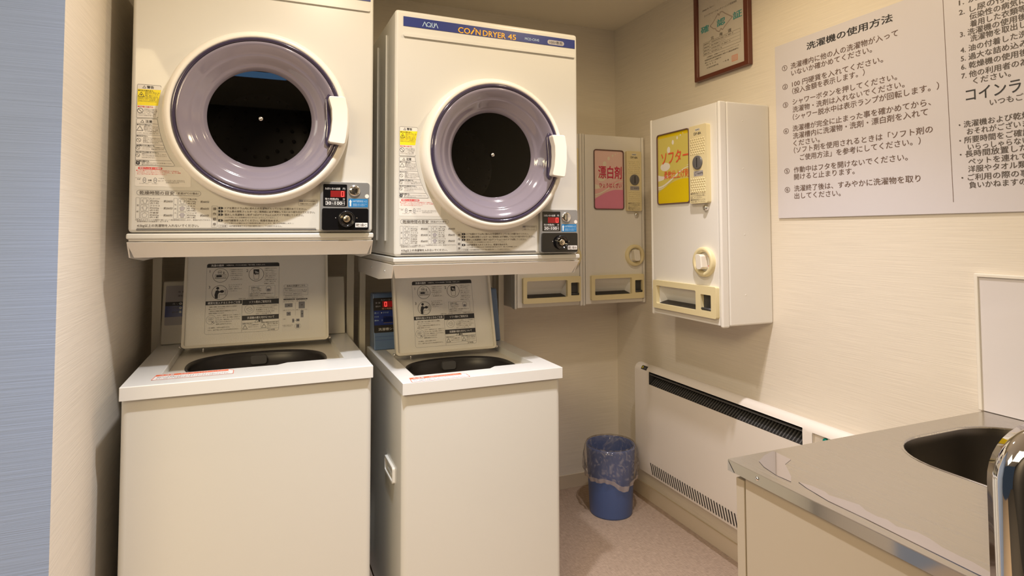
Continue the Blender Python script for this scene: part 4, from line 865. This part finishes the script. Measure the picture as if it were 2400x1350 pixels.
for x in (px0 + .0005, px1 - .0005): sw.add([(x, -.0895, pz0), (x, -.0895, pz1), (x, -.076, pz1), (x, -.076, pz0)], [(0, 1, 2, 3)], 'heater_white')
sw.add([(px0, -.0895, pz0), (px1, -.0895, pz0), (px1, -.076, pz0), (px0, -.076, pz0)], [(0, 1, 2, 3)], 'heater_white')
sw = sw.build('switch_panel', he)
MB().lathe([(.0085, -.079), (.0085, -.085), (.006, -.088), (.0001, -.0885)], (px0 + .040, 0, pz1 - .013), 'green_lamp', n=24).build('indicator_lamp', sw, label='green indicator lamp')
MB().lathe([(.0085, -.079), (.0085, -.087), (.0075, -.089), (.0001, -.0895)], (px0 + .083, 0, pz1 - .010), 'red_lamp', n=24).build('power_button', sw, label='dark red button')
MB().lathe([(.020, -.079), (.020, -.094), (.017, -.096), (.0001, -.0965)], (px0 + .034, 0, pz1 - .057), 'black_matt', n=32).build('dial', sw, label='black dial')
p = Print(lambda x, z, off: (x, -.080 - off, z)); p.text('運転', px0 + .034, px0 + .048, pz1 - .026, .0050, 'ink_soft', 2); p.text('2', px0 + .0150, px0 + .0180, pz1 - .036, .005, 'ink_soft', 2, latin=True); p.text('3', px0 + .038, px0 + .041, pz1 - .035, .005, 'ink_soft', 2, latin=True); p.text('4', px0 + .058, px0 + .061, pz1 - .043, .005, 'ink_soft', 2, latin=True); p.build('switch_print', sw)
p = Print(lambda x, z, off: (x, -.090 - off, z))
p.rect(.860, .524, .885, .542, 'sticker', 0)
for x in (.866, .874): p.tri(x, .536, .007, 'yellow', 1, .002)
p.disc(.881, .534, .002, 'red', 1); p.build('warning_sticker', he)
p = Print(lambda x, z, off: (x, -.060 - (.0305 + off) * math.cos(z / .03), .591 + (.0305 + off) * math.sin(z / .03)))
for k in range(6): p.rect(.046, .010 + k * .003, .086, .013 + k * .003, 'ink', 0)
p.ring(.055, .019, .0050, .0018, 'yellow', 2); p.text('eSC', .063, .081, .018, .0065, 'ink_grey', 2, latin=True); p.build('badge', he, 'small black badge')

# ------------------------------------------------------------------ waste bin with bag
bx, by = -.212, -.272
bn = MB(); bn.lathe([(.0001, .004), (.082, .004), (.083, .010), (.0985, .278), (.1015, .284), (.1035, .280), (.1030, .272), (.0900, .006), (.0880, 0), (.0001, 0)], (0, 0, 0), 'bin_blue', axis='z', n=64)
bo_ = bn.build('waste_bin'); bo_.location = (bx, by, 0); tag(bo_, 'round blue plastic waste bin in the corner by the heater', 'waste bin')
rb = MB(); N, rows_ = 96, []
def hem(a): d = (a + PI) % (2 * PI) - PI; return .158 - .045 * math.exp(-((d + 1.60) / .42) ** 2) + .008 * math.sin(3 * a + .7)
for j in range(14):
    for k in range(N):
        a = 2 * PI * k / N
        cr = .0035 * math.sin(17 * a + j * .6) + .0025 * math.sin(29 * a - j * 1.1)
        if j < 6:   # inside, down into the bin
            z = .286 - (5 - j) * .030; r = .1000 - (5 - j) * .0030 - .004 + cr * .35
        elif j == 6: z, r = .2895, .1035
        else:
            f = (j - 6) / 7; z = .2890 - f * (.289 - hem(a)); r = .1062 + .010 * math.sin(f * 2.6) + cr * (.3 + f)
            if j == 13: r -= .004
        rb.v.append((r * math.cos(a), r * math.sin(a), z))
for j in range(13):
    for k in range(N): rb.f.append([j * N + k, j * N + (k + 1) % N, (j + 1) * N + (k + 1) % N, (j + 1) * N + k]); rb.m.append(rb.mi('bag_fold' if j == 12 else 'bag')); rb.sm.append(True)
bl = rb.build('bin_liner'); bl.location = (bx, by, 0); tag(bl, 'clear crinkled plastic bag folded over the rim of the blue bin', 'bin liner')

# ------------------------------------------------------------------ sink counter
ZC = .7622; X0, Y0, Y1 = -.7764, -1.6129, -2.62
wt = thing('sink_worktop', 'wet stainless steel worktop with an oval sink', 'worktop', (0, 0, 0))
hole = rrect(-.4620, -2.14, -.0600, -1.6680, .135, 10)
MB().slab([(X0, Y1), (-.0006, Y1), (-.0006, Y0), (X0, Y0)], [hole], ZC - .0015, ZC, 'worktop_steel', axis='z').build('counter_top', wt)
MB().box(X0, X0 + .0015, Y1, Y0, ZC - .021, ZC - .0016, 'edge_steel').build('front_edge', wt)
MB().box(X0 + .0015, -.0006, Y0 - .0015, Y0, ZC - .021, ZC - .0016, 'worktop_steel').build('end_edge', wt)
cf = MB(); cf.add([(X0 - .0008, Y0, ZC - .002), (X0 - .0008, Y0, ZC - .021), (X0 - .0008, Y0 - .017, ZC - .021)], [(0, 1, 2)], 'silver'); cf.build('corner_fold', wt)
MB().lathe([(.004, -.0001), (.003, -.002), (.0001, -.0025)], (X0, Y0 - .072, ZC - .010), 'steel_bright', axis='x', n=14).build('rivet', wt)
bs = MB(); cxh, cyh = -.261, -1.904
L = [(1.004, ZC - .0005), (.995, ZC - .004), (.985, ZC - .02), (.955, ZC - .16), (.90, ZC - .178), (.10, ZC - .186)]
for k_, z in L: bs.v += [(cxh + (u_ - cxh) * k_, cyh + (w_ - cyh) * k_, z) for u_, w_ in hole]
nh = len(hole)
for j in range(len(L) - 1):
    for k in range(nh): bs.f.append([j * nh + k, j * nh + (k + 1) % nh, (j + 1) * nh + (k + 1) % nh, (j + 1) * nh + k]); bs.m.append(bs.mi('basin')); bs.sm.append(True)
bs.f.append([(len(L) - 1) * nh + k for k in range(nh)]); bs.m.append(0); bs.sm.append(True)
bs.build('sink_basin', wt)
rm = MB()
for k_, z in ((1.016, ZC + .0001), (1.012, ZC + .0010), (1.004, ZC + .0012), (.995, ZC + .0004), (.990, ZC - .003)): rm.v += [(cxh + (u_ - cxh) * k_, cyh + (w_ - cyh) * k_, z) for u_, w_ in hole]
for j in range(4):
    for k in range(nh): rm.f.append([j * nh + k, j * nh + (k + 1) % nh, (j + 1) * nh + (k + 1) % nh, (j + 1) * nh + k]); rm.m.append(rm.mi('worktop_steel')); rm.sm.append(True)
rm.build('sink_rim', wt)
cb = thing('sink_cabinet', 'beige cabinet under the stainless worktop', 'cabinet', (0, 0, 0))
MB().box(-.766, -.012, -1.6420, -1.6220, .04, ZC - .032, 'cabinet').build('end_panel', cb, .001)
MB().box(-.766, -.746, -2.60, -1.6455, .04, ZC - .0225, 'cabinet').build('front_panel', cb, .001)
MB().box(-.745, -.012, -2.60, -1.6425, .06, .08, 'cabinet').build('bottom_panel', cb)
MB().box(-.700, -.012, -2.60, -1.660, 0, .06, 'dark_grey').build('plinth', cb)
MB().box(-.745, -.700, -2.60, -1.6425, ZC - .0616, ZC - .0225, 'cabinet').build('rail', cb)
def puddle(pts, label):
    m = MB(); m.slab(pts, [], ZC + .0002, ZC + .0008, 'water', axis='z', cap0=False); o = m.build('water_puddle', None); return tag(o, label, 'puddle', 'puddles on the worktop')
puddle([(-.668, -1.6165), (-.6716, -1.663), (-.700, -1.676), (-.718, -1.700), (-.735, -1.722), (-.7517, -1.737), (-.7535, -1.707), (-.745, -1.670), (-.733, -1.646), (-.702, -1.628)], 'small water puddle at the free corner of the worktop')
puddle([(-.7411, -1.743), (-.7335, -1.765), (-.7328, -1.789), (-.7380, -1.800), (-.7300, -1.822), (-.7239, -1.8434), (-.7320, -1.860), (-.7345, -1.880), (-.7300, -1.893), (-.7370, -1.912), (-.7260, -1.935), (-.7278, -1.952), (-.7360, -1.975), (-.7380, -2.000), (-.7372, -2.013), (-.746, -2.05), (-.7600, -2.10), (-.7610, -2.03), (-.7590, -1.960), (-.7560, -1.878), (-.7566, -1.814), (-.7480, -1.765)], 'long strip of water along the front edge of the worktop')

# ------------------------------------------------------------------ chrome body standing in front of the counter
ch = thing('chrome_stand', 'mirror bright chrome stand with a rounded shoulder in front of the sink counter', 'chrome stand', (-1.1032, -2.2322, 0), -.39)
zt = 1.055; w_, R_ = .20, .042
out = [(0, 0), (w_, 0), (w_, zt - R_)] + [(w_ - R_ + R_ * math.cos(a * PI / 20), zt - R_ + R_ * math.sin(a * PI / 20)) for a in range(1, 11)] + [(R_ - R_ * math.sin(a * PI / 20), zt - R_ + R_ * math.cos(a * PI / 20)) for a in range(0, 11)]
prof_ = [(0, -.024), (.0015, -.0275), (.006, -.032), (.011, -.0335), (.0125, -.0325), (.0140, -.0335), (.020, -.0395), (.028, -.043), (.036, -.0455), (.046, -.0478), (.058, -.0495), (.072, -.0506), (.086, -.0512)]
cm = MB(); M_ = len(out)
def inset(d):
    r = max(R_ - d, .004); 
    o = [(d, 0), (w_ - d, 0), (w_ - d, zt - R_)] + [(w_ - R_ + r * math.cos(a * PI / 20), zt - R_ + r * math.sin(a * PI / 20)) for a in range(1, 11)] + [(R_ - r * math.sin(a * PI / 20), zt - R_ + r * math.cos(a * PI / 20)) for a in range(0, 11)]
    return o
full = [(0, -.014)] + prof_
for d, y in full: cm.v += [(u_, y, v_) for u_, v_ in inset(d)]
for j in range(len(full) - 1):
    for k in range(M_): cm.f.append([j * M_ + k, j * M_ + (k + 1) % M_, (j + 1) * M_ + (k + 1) % M_, (j + 1) * M_ + k]); cm.m.append(cm.mi('chrome')); cm.sm.append(True)
cm.f.append([(len(full) - 1) * M_ + k for k in range(M_)]); cm.m.append(0); cm.sm.append(False)
cm.f.append([k for k in range(M_)]); cm.m.append(0); cm.sm.append(False)
cm.build('shell', ch)
